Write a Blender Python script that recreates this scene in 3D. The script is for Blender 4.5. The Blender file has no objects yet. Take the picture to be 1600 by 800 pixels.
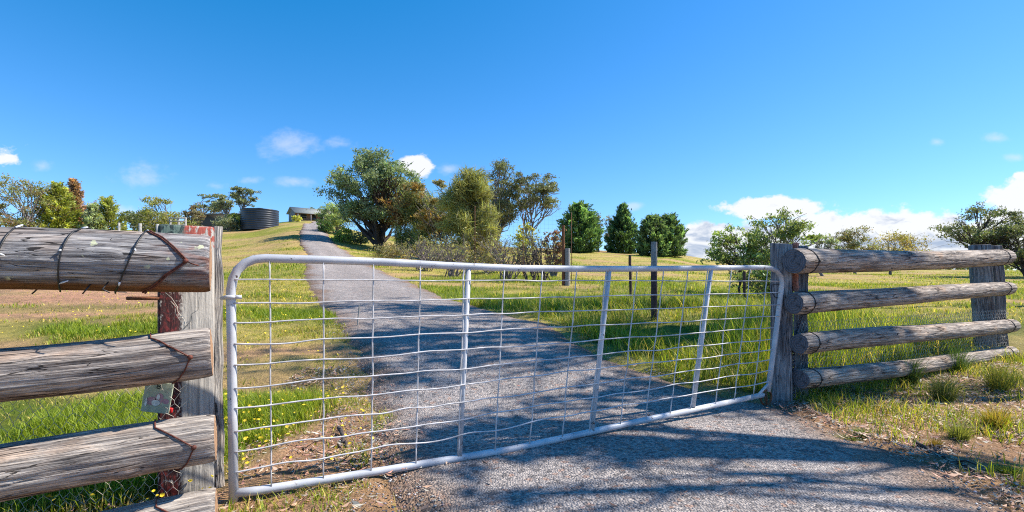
import bpy, math
import numpy as np
from mathutils import Vector

R = math.radians
scene = bpy.context.scene
COL = scene.collection
rng = np.random.default_rng(7)

# ------------------------------------------------------------------ camera, sky, sun, exposure
FPX, HOR, EYE = 780.0, 437.0, 1.1          # focal length in photo pixels, horizon row, eye height
cam_d = bpy.data.cameras.new("camera")
cam = bpy.data.objects.new("camera", cam_d)
COL.objects.link(cam)
cam.location = (0, 0, EYE)
cam.rotation_euler = (R(90), 0, 0)
cam_d.sensor_width = 36
cam_d.lens = 36 * FPX / 1600
cam_d.shift_y = (HOR - 400) / 1600
cam_d.clip_start = 0.05
cam_d.clip_end = 3000
scene.camera = cam

SUN_AZ, SUN_EL = 11.0, 47.0                # degrees ahead of due right, degrees up
sd = Vector((math.cos(R(SUN_AZ)) * math.cos(R(SUN_EL)), math.sin(R(SUN_AZ)) * math.cos(R(SUN_EL)), math.sin(R(SUN_EL))))
sun_d = bpy.data.lights.new("sun", "SUN")
sun_d.energy = 4.4
sun_d.angle = R(0.55)
sun_d.color = (1.0, 0.93, 0.82)
sun = bpy.data.objects.new("sun", sun_d)
COL.objects.link(sun)
sun.rotation_euler = sd.to_track_quat('Z', 'Y').to_euler()
sun.location = (30, 10, 40)

vs = scene.view_settings
vs.view_transform = 'Standard'
vs.look = 'None'
vs.exposure = 1.0
vs.gamma = 1.0
vs.use_curve_mapping = False
scene.cycles.use_denoising = False      # keep gravel, grain and leaf crisp
scene.cycles.filter_width = 1.1

class NT:
    """small helper to write node trees"""
    def __init__(self, tree):
        self.t = tree
        tree.nodes.clear()
    def new(self, typ, **kw):
        n = self.t.nodes.new(typ)
        for k, v in kw.items():
            setattr(n, k, v)
        return n
    def put(self, sock, v):
        if isinstance(v, bpy.types.NodeSocket):
            self.t.links.new(v, sock)
        elif v is not None:
            sock.default_value = v
    def math(self, op, a, b=None, c=None, clamp=False):
        n = self.new('ShaderNodeMath', operation=op, use_clamp=clamp)
        self.put(n.inputs[0], a)
        if b is not None: self.put(n.inputs[1], b)
        if c is not None: self.put(n.inputs[2], c)
        return n.outputs[0]
    def mix(self, f, a, b, typ='MIX'):
        n = self.new('ShaderNodeMix', data_type='RGBA', blend_type=typ)
        self.put(n.inputs[0], f)
        self.put(n.inputs[6], a if isinstance(a, bpy.types.NodeSocket) else (*a, 1))
        self.put(n.inputs[7], b if isinstance(b, bpy.types.NodeSocket) else (*b, 1))
        return n.outputs[2]
    def noise(self, vec, scale, detail=4, rough=0.55, dist=0.0):
        n = self.new('ShaderNodeTexNoise')
        if vec is not None: self.put(n.inputs['Vector'], vec)
        self.put(n.inputs['Scale'], scale); self.put(n.inputs['Detail'], detail)
        self.put(n.inputs['Roughness'], rough); self.put(n.inputs['Distortion'], dist)
        return n.outputs[0]
    def ss(self, v, lo, hi, a=0.0, b=1.0):
        n = self.new('ShaderNodeMapRange', interpolation_type='SMOOTHSTEP')
        self.put(n.inputs[0], v); self.put(n.inputs[1], lo); self.put(n.inputs[2], hi)
        self.put(n.inputs[3], a); self.put(n.inputs[4], b)
        return n.outputs[0]
    def ramp(self, v, stops):
        n = self.new('ShaderNodeValToRGB')
        self.put(n.inputs[0], v)
        e = n.color_ramp.elements
        while len(e) < len(stops): e.new(0.5)
        for k, (p, c) in enumerate(stops):
            e[k].position = p; e[k].color = (*c, 1)
        return n.outputs[0]
    def attr(self, name):
        return self.new('ShaderNodeAttribute', attribute_name=name)
    def scale(self, vec, s):
        n = self.new('ShaderNodeVectorMath', operation='MULTIPLY')
        self.put(n.inputs[0], vec); n.inputs[1].default_value = s
        return n.outputs[0]
    def bump(self, h, strength=0.5, dist=0.01, normal=None):
        n = self.new('ShaderNodeBump')
        self.put(n.inputs['Height'], h); self.put(n.inputs['Strength'], strength); self.put(n.inputs['Distance'], dist)
        if normal is not None: self.put(n.inputs['Normal'], normal)
        return n.outputs[0]

# world: Nishita sky with cumulus near the horizon
w = bpy.data.worlds.new("World")
scene.world = w
w.use_nodes = True
W = NT(w.node_tree)
SKY_R, SKY_G, SKY_B = (.62, -.54), .73, 1.05
sky = W.new('ShaderNodeTexSky', sky_type='NISHITA', sun_disc=False)
sky.sun_elevation = R(SUN_EL)
sky.sun_rotation = R(90 - SUN_AZ)
sky.air_density = 1.0; sky.dust_density = 0.0; sky.ozone_density = 3.0
sc_ = W.new('ShaderNodeSeparateColor'); W.put(sc_.inputs[0], sky.outputs[0])
hs = W.new('ShaderNodeCombineColor')       # the photo's deep clean blue: less red high up
W.put(hs.inputs[0], W.math('MAXIMUM', W.math('MULTIPLY_ADD', sc_.outputs[0], SKY_R[0], SKY_R[1]), .03))
W.put(hs.inputs[1], W.math('MULTIPLY', sc_.outputs[1], SKY_G))
W.put(hs.inputs[2], W.math('MULTIPLY', sc_.outputs[2], SKY_B))
tc = W.new('ShaderNodeTexCoord')
sx = W.new('ShaderNodeSeparateXYZ'); W.put(sx.inputs[0], tc.outputs['Generated'])
yy = W.math('MAXIMUM', sx.outputs[1], 0.02)
U = W.math('DIVIDE', sx.outputs[0], yy)
V = W.math('DIVIDE', sx.outputs[2], yy)
cv = W.new('ShaderNodeCombineXYZ'); W.put(cv.inputs[0], U); W.put(cv.inputs[1], W.math('MULTIPLY', V, 1.5))
n1 = W.noise(cv.outputs[0], 9.0, 8, 0.6, 0.3)
n2 = W.noise(cv.outputs[0], 30.0, 5, 0.6, 0.2)
nn = W.math('ADD', W.math('MULTIPLY', W.math('SUBTRACT', n1, 0.5), 1.9), W.math('MULTIPLY', W.math('SUBTRACT', n2, 0.5), 0.8))
def cloud_set(lst, lo, hi):
    best = None
    for px, py, rx, ry, amp in lst:
        a = W.math('DIVIDE', W.math('SUBTRACT', U, (px - 800) / FPX), rx / FPX)
        b = W.math('DIVIDE', W.math('SUBTRACT', V, (HOR - py) / FPX), ry / FPX)
        d = W.math('ADD', W.math('MULTIPLY', a, a), W.math('MULTIPLY', b, b))
        e = W.math('MULTIPLY', W.math('SUBTRACT', 1.0, W.math('SQRT', d)), amp)
        best = e if best is None else W.math('MAXIMUM', best, e)
    return W.ss(W.math('ADD', best, nn), lo, hi)
solid = cloud_set([(1210, 324, 88, 22, 1.3), (1100, 372, 52, 30, 1.0), (1150, 385, 110, 42, 1.4), (1255, 364, 40, 28, 1.0), (1290, 372, 130, 44, 1.5),
                   (1400, 366, 130, 46, 1.5), (1450, 400, 160, 40, 1.2), (1595, 312, 62, 30, 1.1), (1640, 300, 80, 40, 1.1), (1600, 345, 70, 24, 1.0), (1560, 380, 120, 36, 1.0),
                   (1598, 275, 18, 9, 0.9), (652, 260, 34, 18, 0.9), (6, 244, 36, 18, 0.55)], 0.02, 0.34)
wisp = cloud_set([(462, 222, 60, 26, 0.7), (530, 224, 46, 14, 0.6), (462, 283, 40, 13, 0.9), (392, 282, 22, 9, 0.7), (220, 276, 50, 26, 0.7), (66, 260, 30, 12, 0.6),
                  (700, 264, 24, 11, 0.7), (988, 322, 22, 8, 0.8), (1465, 222, 18, 9, 0.7), (1556, 216, 30, 9, 0.7), (1586, 246, 24, 8, 0.7), (190, 330, 60, 12, 0.7), (335, 290, 30, 10, 0.5)], 0.0, 0.9)
wisp = W.math('MULTIPLY', wisp, 0.5)
# the cloud bodies: bright tops, blue-grey bellies
n3 = W.noise(W.scale(cv.outputs[0], (1, 1.6, 1)), 14.0, 6, 0.6, 0.4)
body = W.ss(W.math('ADD', n3, W.math('MULTIPLY', V, 2.6)), 0.52, 0.80)
cl = W.mix(body, (2.2, 2.65, 3.5), (5.0, 5.05, 5.15))
c1 = W.mix(wisp, hs.outputs[0], (4.2, 4.5, 5.1))
c2 = W.mix(W.math('MULTIPLY', solid, 0.96), c1, cl)
bg = W.new('ShaderNodeBackground'); W.put(bg.inputs[0], c2); bg.inputs[1].default_value = 0.1
wo = W.new('ShaderNodeOutputWorld'); W.put(wo.inputs[0], bg.outputs[0])

# ------------------------------------------------------------------ numeric helpers
def vnoise(x, y, seed=0):
    t = np.random.default_rng(1000 + seed).random((256, 256))
    xi = np.floor(x).astype(int); yi = np.floor(y).astype(int)
    fx = x - xi; fy = y - yi
    fx = fx * fx * (3 - 2 * fx); fy = fy * fy * (3 - 2 * fy)
    g = lambda a, b: t[a & 255, b & 255]
    return (g(xi, yi) * (1 - fx) + g(xi + 1, yi) * fx) * (1 - fy) + (g(xi, yi + 1) * (1 - fx) + g(xi + 1, yi + 1) * fx) * fy
def fbm(x, y, seed=0, o=4):
    s = 0; a = 0.5; tot = 0
    for k in range(o):
        s = s + a * vnoise(x * 2 ** k + 13.7 * k, y * 2 ** k + 7.1 * k, seed + k); tot += a; a *= 0.5
    return s / tot
def sstep(a, b, x):
    t = np.clip((x - a) / (b - a), 0, 1)
    return t * t * (3 - 2 * t)

_su = (np.array([-2000, 0, 200, 330, 400, 440, 470, 500, 560, 700, 880, 1050, 1130, 1300, 1600, 3600]) - 800) / FPX
_ss = np.array([.1, .1, .0985, .0955, .104, .115, .1185, .116, .094, .068, .06, .051, .034, .024, .017, .012])
_kY = np.array([-1000, 4.6, 8.3, 12, 18.6, 34, 60, 90, 112, 150, 260, 800, 4000])
_kk = np.array([0, 0, .2, .28, .35, .5, .75, .95, 1.0, 1.0, .75, .25, .0])
_mY = np.array([-1000, 4.6, 6, 8.3, 12, 18.6, 34, 60, 90, 4000])
_mm = np.array([0, 0, .12, .28, .38, .5, .75, .9, 1.1, 1.1])
def ground_z(x, y):
    x = np.asarray(x, float); y = np.asarray(y, float)
    s = np.interp(x / np.maximum(y, 14.0), _su, _ss)
    z = np.interp(y, _mY, _mm) + s * np.interp(y, _kY, _kk) * np.maximum(y, 0)
    z = z + (fbm(x * .07, y * .07, 5, 3) - .5) * 1.0 * sstep(14, 60, y)
    # dip beside the road on the right behind the gate (table drain)
    z = z - 0.10 * np.exp(-((x - np.interp(y, RY, RR) - 1.5) / 0.8) ** 2) * sstep(5.0, 6.0, y) * (1 - sstep(11, 15, y))
    # low bank where the left fence stands
    return z
# road edges against distance
RY = np.array([-40, -6, 2.3, 3.0, 4.3, 5.2, 6.0, 8.3, 12, 18.6, 34, 60, 90, 118])
RL = np.array([-.6, -.6, -.62, -.80, -1.25, -1.55, -1.85, -2.95, -4.85, -7.8, -13.9, -25.6, -37.6, -47])
RR = np.array([2.6, 2.55, 2.45, 2.5, 2.38, 1.62, 1.2, .53, -1.45, -3.8, -10.1, -21.6, -34.4, -44])

def up(px, py, Y):
    return np.array([(px - 800) / FPX * Y, Y, EYE - (py - HOR) / FPX * Y])
def hit(px, py):
    Y = np.geomspace(1.5, 400, 6000)
    z = EYE - (py - HOR) / FPX * Y
    g = ground_z((px - 800) / FPX * Y, Y)
    k = np.argmax(z <= g)
    if not (z <= g).any():          # the row clears the crest: stand it on the crest
        k = np.argmin((z - g) / Y + (Y < 20))
    return np.array([(px - 800) / FPX * Y[k], Y[k], g[k]])
def at(px, Y):
    x = (px - 800) / FPX * Y
    return np.array([x, Y, float(ground_z(x, Y))])

def mesh_obj(name, V, F, mats, parent=None, smooth=False, cols=None, lc=None, midx=None):
    """one mesh object from arrays; vertices in world space, kept relative to the parent's place"""
    V = np.asarray(V, np.float32).reshape(-1, 3)
    if parent is not None:
        V = V - np.array(parent['_o'], np.float32)
    fl = F if isinstance(F, (list, tuple)) else [F]
    fl = [np.asarray(f, np.int32) for f in fl if len(f)]
    loops = np.concatenate([f.ravel() for f in fl])
    sizes = np.concatenate([np.full(len(f), f.shape[1], np.int32) for f in fl])
    me = bpy.data.meshes.new(name)
    me.vertices.add(len(V)); me.vertices.foreach_set('co', V.ravel())
    me.loops.add(len(loops)); me.loops.foreach_set('vertex_index', loops)
    me.polygons.add(len(sizes))
    st = np.zeros(len(sizes), np.int32); st[1:] = np.cumsum(sizes)[:-1]
    me.polygons.foreach_set('loop_start', st); me.polygons.foreach_set('loop_total', sizes)
    if smooth: me.polygons.foreach_set('use_smooth', np.ones(len(sizes), bool))
    if midx is not None: me.polygons.foreach_set('material_index', np.asarray(midx, np.int32))
    me.update(calc_edges=True)
    if cols is not None:
        c = np.ones((len(V), 4), np.float32); c[:, :3] = cols
        a = me.color_attributes.new('Col', 'FLOAT_COLOR', 'POINT'); a.data.foreach_set('color', c.ravel())
    if lc is not None:
        a = me.attributes.new('lc', 'FLOAT_VECTOR', 'POINT'); a.data.foreach_set('vector', np.asarray(lc, np.float32).ravel())
    for m in (mats if isinstance(mats, (list, tuple)) else [mats]): me.materials.append(m)
    o = bpy.data.objects.new(name, me); COL.objects.link(o)
    if parent is not None:
        o.parent = parent
        o['_o'] = [float(v) for v in parent['_o']]
    else:
        o['_o'] = [0.0, 0.0, 0.0]
    return o
def tag(o, label, cat, group=None):
    o['label'] = label; o['category'] = cat
    if group: o['group'] = group
    return o
def root(name, loc, label, cat, group=None):
    o = bpy.data.objects.new(name, None); COL.objects.link(o)
    o.empty_display_size = 0.2
    o.location = [float(v) for v in loc]; o['_o'] = [float(v) for v in loc]
    return tag(o, label, cat, group)

class MB:
    """collects pieces for one mesh"""
    def __init__(self): self.V = []; self.F = []; self.L = []; self.C = []; self.n = 0
    def add(self, V, F, lc=None, col=None):
        V = np.asarray(V, float).reshape(-1, 3)
        for f in (F if isinstance(F, list) else [F]):
            if len(f): self.F.append(np.asarray(f, int) + self.n)
        self.V.append(V); self.n += len(V)
        self.L.append(V if lc is None else lc)
        self.C.append(np.tile(col if col is not None else (1, 1, 1), (len(V), 1)))
    def tube(self, P, r, seg=8, cap=True, col=None, flat=1.0):
        P = np.asarray(P, float); n = len(P)
        r = np.broadcast_to(np.asarray(r, float), (n,))
        T = np.gradient(P, axis=0); T /= np.linalg.norm(T, axis=1)[:, None] + 1e-9
        ref = np.array([0, 0, 1.0]) if abs(T[0, 2]) < 0.8 else np.array([0, 1.0, 0])
        A = np.cross(T, ref); A /= np.linalg.norm(A, axis=1)[:, None] + 1e-9
        if n == 2:
            A[1] = A[0]
        else:
            for k in range(1, n):
                v = A[k - 1] - T[k] * (A[k - 1] @ T[k]); A[k] = v / (np.linalg.norm(v) + 1e-9)
        B = np.cross(T, A)
        th = np.linspace(0, 2 * np.pi, seg, endpoint=False)
        V = P[:, None] + r[:, None, None] * (np.cos(th)[None, :, None] * A[:, None] + flat * np.sin(th)[None, :, None] * B[:, None])
        i = np.arange(n - 1)[:, None] * seg; j = np.arange(seg)[None]; j2 = (j + 1) % seg
        F = np.stack([i + j, i + j2, i + seg + j2, i + seg + j], -1).reshape(-1, 4)
        s = np.concatenate([[0], np.cumsum(np.linalg.norm(np.diff(P, axis=0), axis=1))])
        lc = np.stack([np.repeat(s, seg), np.tile(np.cos(th), n) * np.repeat(r, seg), np.tile(np.sin(th), n) * np.repeat(r, seg)], -1)
        V = V.reshape(-1, 3); fs = [F]
        if cap:
            V = np.vstack([V, P[:1], P[-1:]]); lc = np.vstack([lc, [[s[0], 0, 0]], [[s[-1], 0, 0]]])
            k = len(V) - 2; jj = np.arange(seg); jn = (jj + 1) % seg
            fs.append(np.stack([np.full(seg, k), jn, jj], -1))
            o = (n - 1) * seg
            fs.append(np.stack([np.full(seg, k + 1), o + jj, o + jn], -1))
        self.add(V, fs, lc, col)
    def box(self, c, ax, half, col=None):
        """box with centre, three axis vectors and half sizes"""
        c = np.asarray(c, float); ax = np.asarray(ax, float)
        s = np.array([[x, y, z] for x in (-1, 1) for y in (-1, 1) for z in (-1, 1)], float) * half
        F = np.array([[0, 1, 3, 2], [4, 6, 7, 5], [0, 4, 5, 1], [2, 3, 7, 6], [0, 2, 6, 4], [1, 5, 7, 3]])
        self.add(c + s @ ax, F, s, col)
    def build(self, name, mats, parent=None, smooth=False, cols=False):
        quads = [f for f in self.F if f.shape[1] == 4]; tris = [f for f in self.F if f.shape[1] == 3]
        fl = []
        if quads: fl.append(np.vstack(quads))
        if tris: fl.append(np.vstack(tris))
        return mesh_obj(name, np.vstack(self.V), fl, mats, parent, smooth, np.vstack(self.C) if cols else None, np.vstack(self.L))
def autosmooth(o, ang=40):
    me = o.data
    me.polygons.foreach_set('use_smooth', np.ones(len(me.polygons), bool))
    try: me.set_sharp_from_angle(angle=R(ang))
    except Exception: pass
def bevel(o, width, seg=2):
    m = o.modifiers.new('bevel', 'BEVEL'); m.width = width; m.segments = seg; m.limit_method = 'ANGLE'; m.angle_limit = R(40)

# ------------------------------------------------------------------ materials
def material(name):
    m = bpy.data.materials.new(name); m.use_nodes = True
    N = NT(m.node_tree)
    out = N.new('ShaderNodeOutputMaterial'); b = N.new('ShaderNodeBsdfPrincipled')
    N.put(out.inputs[0], b.outputs[0])
    N.out = out
    return m, N, b
def flat_mat(name, col, rough=0.6, metal=0.0, var=0.25, scale=40, bump=0.0):
    m, N, b = material(name)
    tcx = N.new('ShaderNodeTexCoord').outputs['Object']
    n = N.noise(tcx, scale, 4, 0.6)
    N.put(b.inputs['Base Color'], N.mix(N.ss(n, .3, .7), tuple(c * (1 - var) for c in col), tuple(min(1, c * (1 + var)) for c in col)))
    b.inputs['Roughness'].default_value = rough; b.inputs['Metallic'].default_value = metal
    if bump: N.put(b.inputs['Normal'], N.bump(n, bump, 0.01))
    return m
def leaf_mat(name, transl=0.35, rough=0.5):
    m, N, b = material(name)
    a = N.attr('Col').outputs['Color']
    N.put(b.inputs['Base Color'], a); b.inputs['Roughness'].default_value = rough
    b.inputs['Specular IOR Level'].default_value = 0.3
    t = N.new('ShaderNodeBsdfTranslucent')
    N.put(t.inputs[0], N.mix(1.0, a, (1.35, 1.3, .6), 'MULTIPLY'))
    mx = N.new('ShaderNodeMixShader'); mx.inputs[0].default_value = transl
    N.put(mx.inputs[1], b.outputs[0]); N.put(mx.inputs[2], t.outputs[0]); N.put(N.out.inputs[0], mx.outputs[0])
    return m
LEAF = leaf_mat('leaves', .42)
GRASS = leaf_mat('grass blades', 0.45, 0.55)
def col_mat(name, rough=0.8):
    m, N, b = material(name)
    N.put(b.inputs['Base Color'], N.attr('Col').outputs['Color']); b.inputs['Roughness'].default_value = rough
    return m
LITTER = col_mat('dry leaf litter', 0.7)
STONE = col_mat('gravel stones', 0.9)

def wood_mat(name, tint=(1, 1, 1), belly=0.0, lichen=0.0, rust=0.0, dark=1.0):
    """weathered grey timber: long grain, checks that run with it, stains"""
    m, N, b = material(name)
    lc = N.attr('lc').outputs['Vector']
    sep = N.new('ShaderNodeSeparateXYZ'); N.put(sep.inputs[0], lc)
    v = N.scale(lc, (2.2, 38, 38))
    g1 = N.noise(v, 1.0, 6, 0.65, 0.6)
    g2 = N.noise(N.scale(lc, (7, 160, 160)), 1.0, 3, 0.6, 0.2)
    blot = N.noise(N.scale(lc, (3.0, 7, 7)), 1.0, 4, 0.6, 0.5)
    c = N.ramp(g1, [(.25, (.055 * dark, .052 * dark, .055 * dark)), (.40, (.22 * dark, .215 * dark, .215 * dark)), (.54, (.42 * dark, .405 * dark, .39 * dark)), (.75, (.60 * dark, .575 * dark, .54 * dark))])
    c = N.mix(N.ss(g2, .36, .62, .75, 0), c, N.mix(1.0, c, (.3, .28, .29), 'MULTIPLY'))
    c = N.mix(N.ss(blot, .5, .72, 0, .75), c, N.mix(1.0, c, (.42, .42, .46), 'MULTIPLY'))
    blot2 = N.noise(N.scale(lc, (2.0, 5, 5)), 1.7, 3, 0.5)
    c = N.mix(N.ss(blot2, .52, .7, 0, .55), c, N.mix(1.0, c, (1.25, .95, .72), 'MULTIPLY'))
    # checks: thin black splits along the grain
    ck = N.noise(N.scale(lc, (1.6, 26, 26)), 1.0, 2, 0.5, 0.8)
    ckl = N.math('ABSOLUTE', N.math('SUBTRACT', ck, 0.5))
    lim = N.ss(N.noise(N.scale(lc, (3.5, 9, 9)), 1.0, 2, .5), .45, .7, .002, .02)
    crack = N.math('LESS_THAN', ckl, lim)
    c = N.mix(N.math('MULTIPLY', crack, .88), c, (.012, .011, .012))
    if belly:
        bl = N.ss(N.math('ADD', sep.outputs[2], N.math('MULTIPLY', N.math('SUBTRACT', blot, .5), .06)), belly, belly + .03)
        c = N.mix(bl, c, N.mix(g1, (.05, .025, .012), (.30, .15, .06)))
    if rust:
        rs = N.ss(N.math('ADD', sep.outputs[0], N.math('MULTIPLY', N.math('SUBTRACT', blot2, .5), .5)), rust, rust + .35)
        rn = N.ss(N.noise(N.scale(lc, (5, 16, 16)), 1.0, 5, .6, .8), .45, .66)
        c = N.mix(N.math('MULTIPLY', rs, N.math('MULTIPLY', rn, .8)), c, (.30, .095, .045))
    if lichen:
        ln = N.noise(lc, 22, 3, .5)
        lz = N.noise(lc, 5, 2, .5)
        lm = N.math('MULTIPLY', N.ss(ln, .66, .69), N.ss(lz, .5, .56))
        c = N.mix(N.math('MULTIPLY', lm, lichen), c, (.52, .54, .36))
    c = N.mix(1.0, c, tint, 'MULTIPLY')
    N.put(b.inputs['Base Color'], c)
    b.inputs['Roughness'].default_value = 0.85; b.inputs['Specular IOR Level'].default_value = 0.2
    h = N.math('SUBTRACT', N.math('ADD', N.math('MULTIPLY', g1, 1.0), N.math('MULTIPLY', g2, .4)), N.math('MULTIPLY', crack, 1.3))
    N.put(b.inputs['Normal'], N.bump(h, 1.0, .016))
    return m
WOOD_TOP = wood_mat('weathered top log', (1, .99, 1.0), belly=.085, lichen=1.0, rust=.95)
WOOD = wood_mat('weathered grey log', (1.1, 1.0, .92))
WOOD_PALE = wood_mat('pale weathered log', (1.22, 1.11, 1.0))
WOOD_R = wood_mat('weathered fence log', (1.22, 1.08, .95), dark=1.05)
POSTWOOD = wood_mat('grey sawn post', (.9, .92, 1.0), dark=.85)
POSTPALE = wood_mat('pale sawn post', (1.3, 1.22, 1.1), dark=1.1)

def end_mat(name, tint):
    m, N, b = material(name)
    lc = N.attr('lc').outputs['Vector']
    sp = N.new('ShaderNodeSeparateXYZ'); N.put(sp.inputs[0], lc)
    r = N.math('SQRT', N.math('ADD', N.math('MULTIPLY', sp.outputs[1], sp.outputs[1]), N.math('MULTIPLY', sp.outputs[2], sp.outputs[2])))
    rr = N.math('ADD', r, N.math('MULTIPLY', N.noise(lc, 18, 3, .5), .02))
    rings = N.math('SINE', N.math('MULTIPLY', rr, 330))
    c = N.mix(N.ss(rings, -1, 1), tuple(t * .68 for t in tint), tint)
    c = N.mix(N.ss(N.noise(lc, 30, 4, .6), .5, .7), c, tuple(t * .3 for t in tint))
    N.put(b.inputs['Base Color'], c); b.inputs['Roughness'].default_value = .9
    N.put(b.inputs['Normal'], N.bump(rings, .5, .004))
    return m
END_SHADED = end_mat('shaded end grain', (.13, .13, .15))  # shade on the right rails' cut ends is put into this dark blue-grey
END_TAN = end_mat('tan end grain', (.42, .24, .13))

def paint_post():
    """post with old red and blackish green paint on its outer third"""
    m, N, b = material('post with old paint')
    lc = N.attr('lc').outputs['Vector']
    sp = N.new('ShaderNodeSeparateXYZ'); N.put(sp.inputs[0], lc)
    g1 = N.noise(N.scale(lc, (60, 60, 3)), 1.0, 5, .65, .5)
    c = N.ramp(g1, [(.25, (.15, .135, .125)), (.5, (.40, .37, .33)), (.75, (.58, .53, .46))])
    pn = N.noise(N.scale(lc, (1, 1, .6)), 34, 5, .65, .6)
    edge = N.math('ADD', sp.outputs[0], N.math('MULTIPLY', N.math('SUBTRACT', pn, .5), .09))
    red = N.math('MULTIPLY', N.ss(edge, -.02, -.035), N.ss(pn, .36, .42))
    c = N.mix(red, c, N.mix(N.ss(pn, .5, .62), (.05, .012, .012), (.22, .03, .026)))
    topz = N.ss(sp.outputs[2], .77, .79)
    c = N.mix(N.math('MULTIPLY', topz, N.ss(pn, .44, .5)), c, (.30, .06, .04))
    blk = N.math('MULTIPLY', topz, N.ss(edge, .0, -.02))
    c = N.mix(blk, c, N.mix(N.ss(pn, .45, .55), (.015, .03, .028), (.10, .15, .12)))
    N.put(b.inputs['Base Color'], c); b.inputs['Roughness'].default_value = .8
    N.put(b.inputs['Normal'], N.bump(N.math('ADD', g1, N.math('MULTIPLY', pn, .6)), .7, .008))
    return m
PAINTED = paint_post()

def gate_mat():
    m, N, b = material('chipped white gate paint')
    t = N.new('ShaderNodeTexCoord').outputs['Object']
    n = N.noise(t, 30, 6, .72); n2 = N.noise(t, 5, 3, .5); n3 = N.noise(t, 9, 3, .55)
    c = N.mix(N.ss(n2, .35, .7), (.40, .41, .44), (.57, .575, .595))
    c = N.mix(N.ss(n, .56, .66, 0, .45), c, (.42, .39, .38))
    c = N.mix(N.math('MULTIPLY', N.ss(n, .60, .63), N.ss(n3, .50, .55)), c, (.07, .04, .03))
    N.put(b.inputs['Base Color'], c); b.inputs['Roughness'].default_value = .45
    N.put(b.inputs['Normal'], N.bump(n, .25, .004))
    return m
GATE = gate_mat()
WIRE_W = flat_mat('whitened wire', (.50, .485, .49), .5, .0, .25, 18)
RUST = flat_mat('rusty iron', (.17, .065, .03), .85, .2, .5, 60, .4)
RUSTWIRE = flat_mat('rusty tie wire', (.12, .035, .022), .7, .3, .4, 80)
DARKWIRE = flat_mat('dark tie wire', (.03, .027, .028), .6, .4, .4, 80)
NETM = flat_mat('galvanised netting', (.42, .38, .32), .5, .3, .35, 12)
NETD = flat_mat('dull netting', (.16, .15, .14), .6, .3, .35, 12)
BLACKP = flat_mat('black cord', (.012, .012, .014), .5)
BULB = flat_mat('clear plastic tip', (.72, .74, .76), .25)
GALV = flat_mat('dull chain steel', (.10, .10, .12), .5, .6, .4, 60)
DKPOST = flat_mat('dark stained post', (.07, .032, .028), .8, 0, .5, 30, .5)
GREYPOST = flat_mat('grey post', (.24, .23, .23), .85, 0, .35, 30, .5)
BARK_G = flat_mat('grey bark', (.19, .165, .15), .9, 0, .4, 9, .6)
BARK_D = flat_mat('dark bark', (.06, .045, .04), .95, 0, .5, 9, .6)
BARK_R = flat_mat('reddish bark', (.16, .085, .06), .95, 0, .5, 9, .6)
TWIG = flat_mat('grey twigs', (.16, .13, .125), .9, 0, .3, 9)

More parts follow.
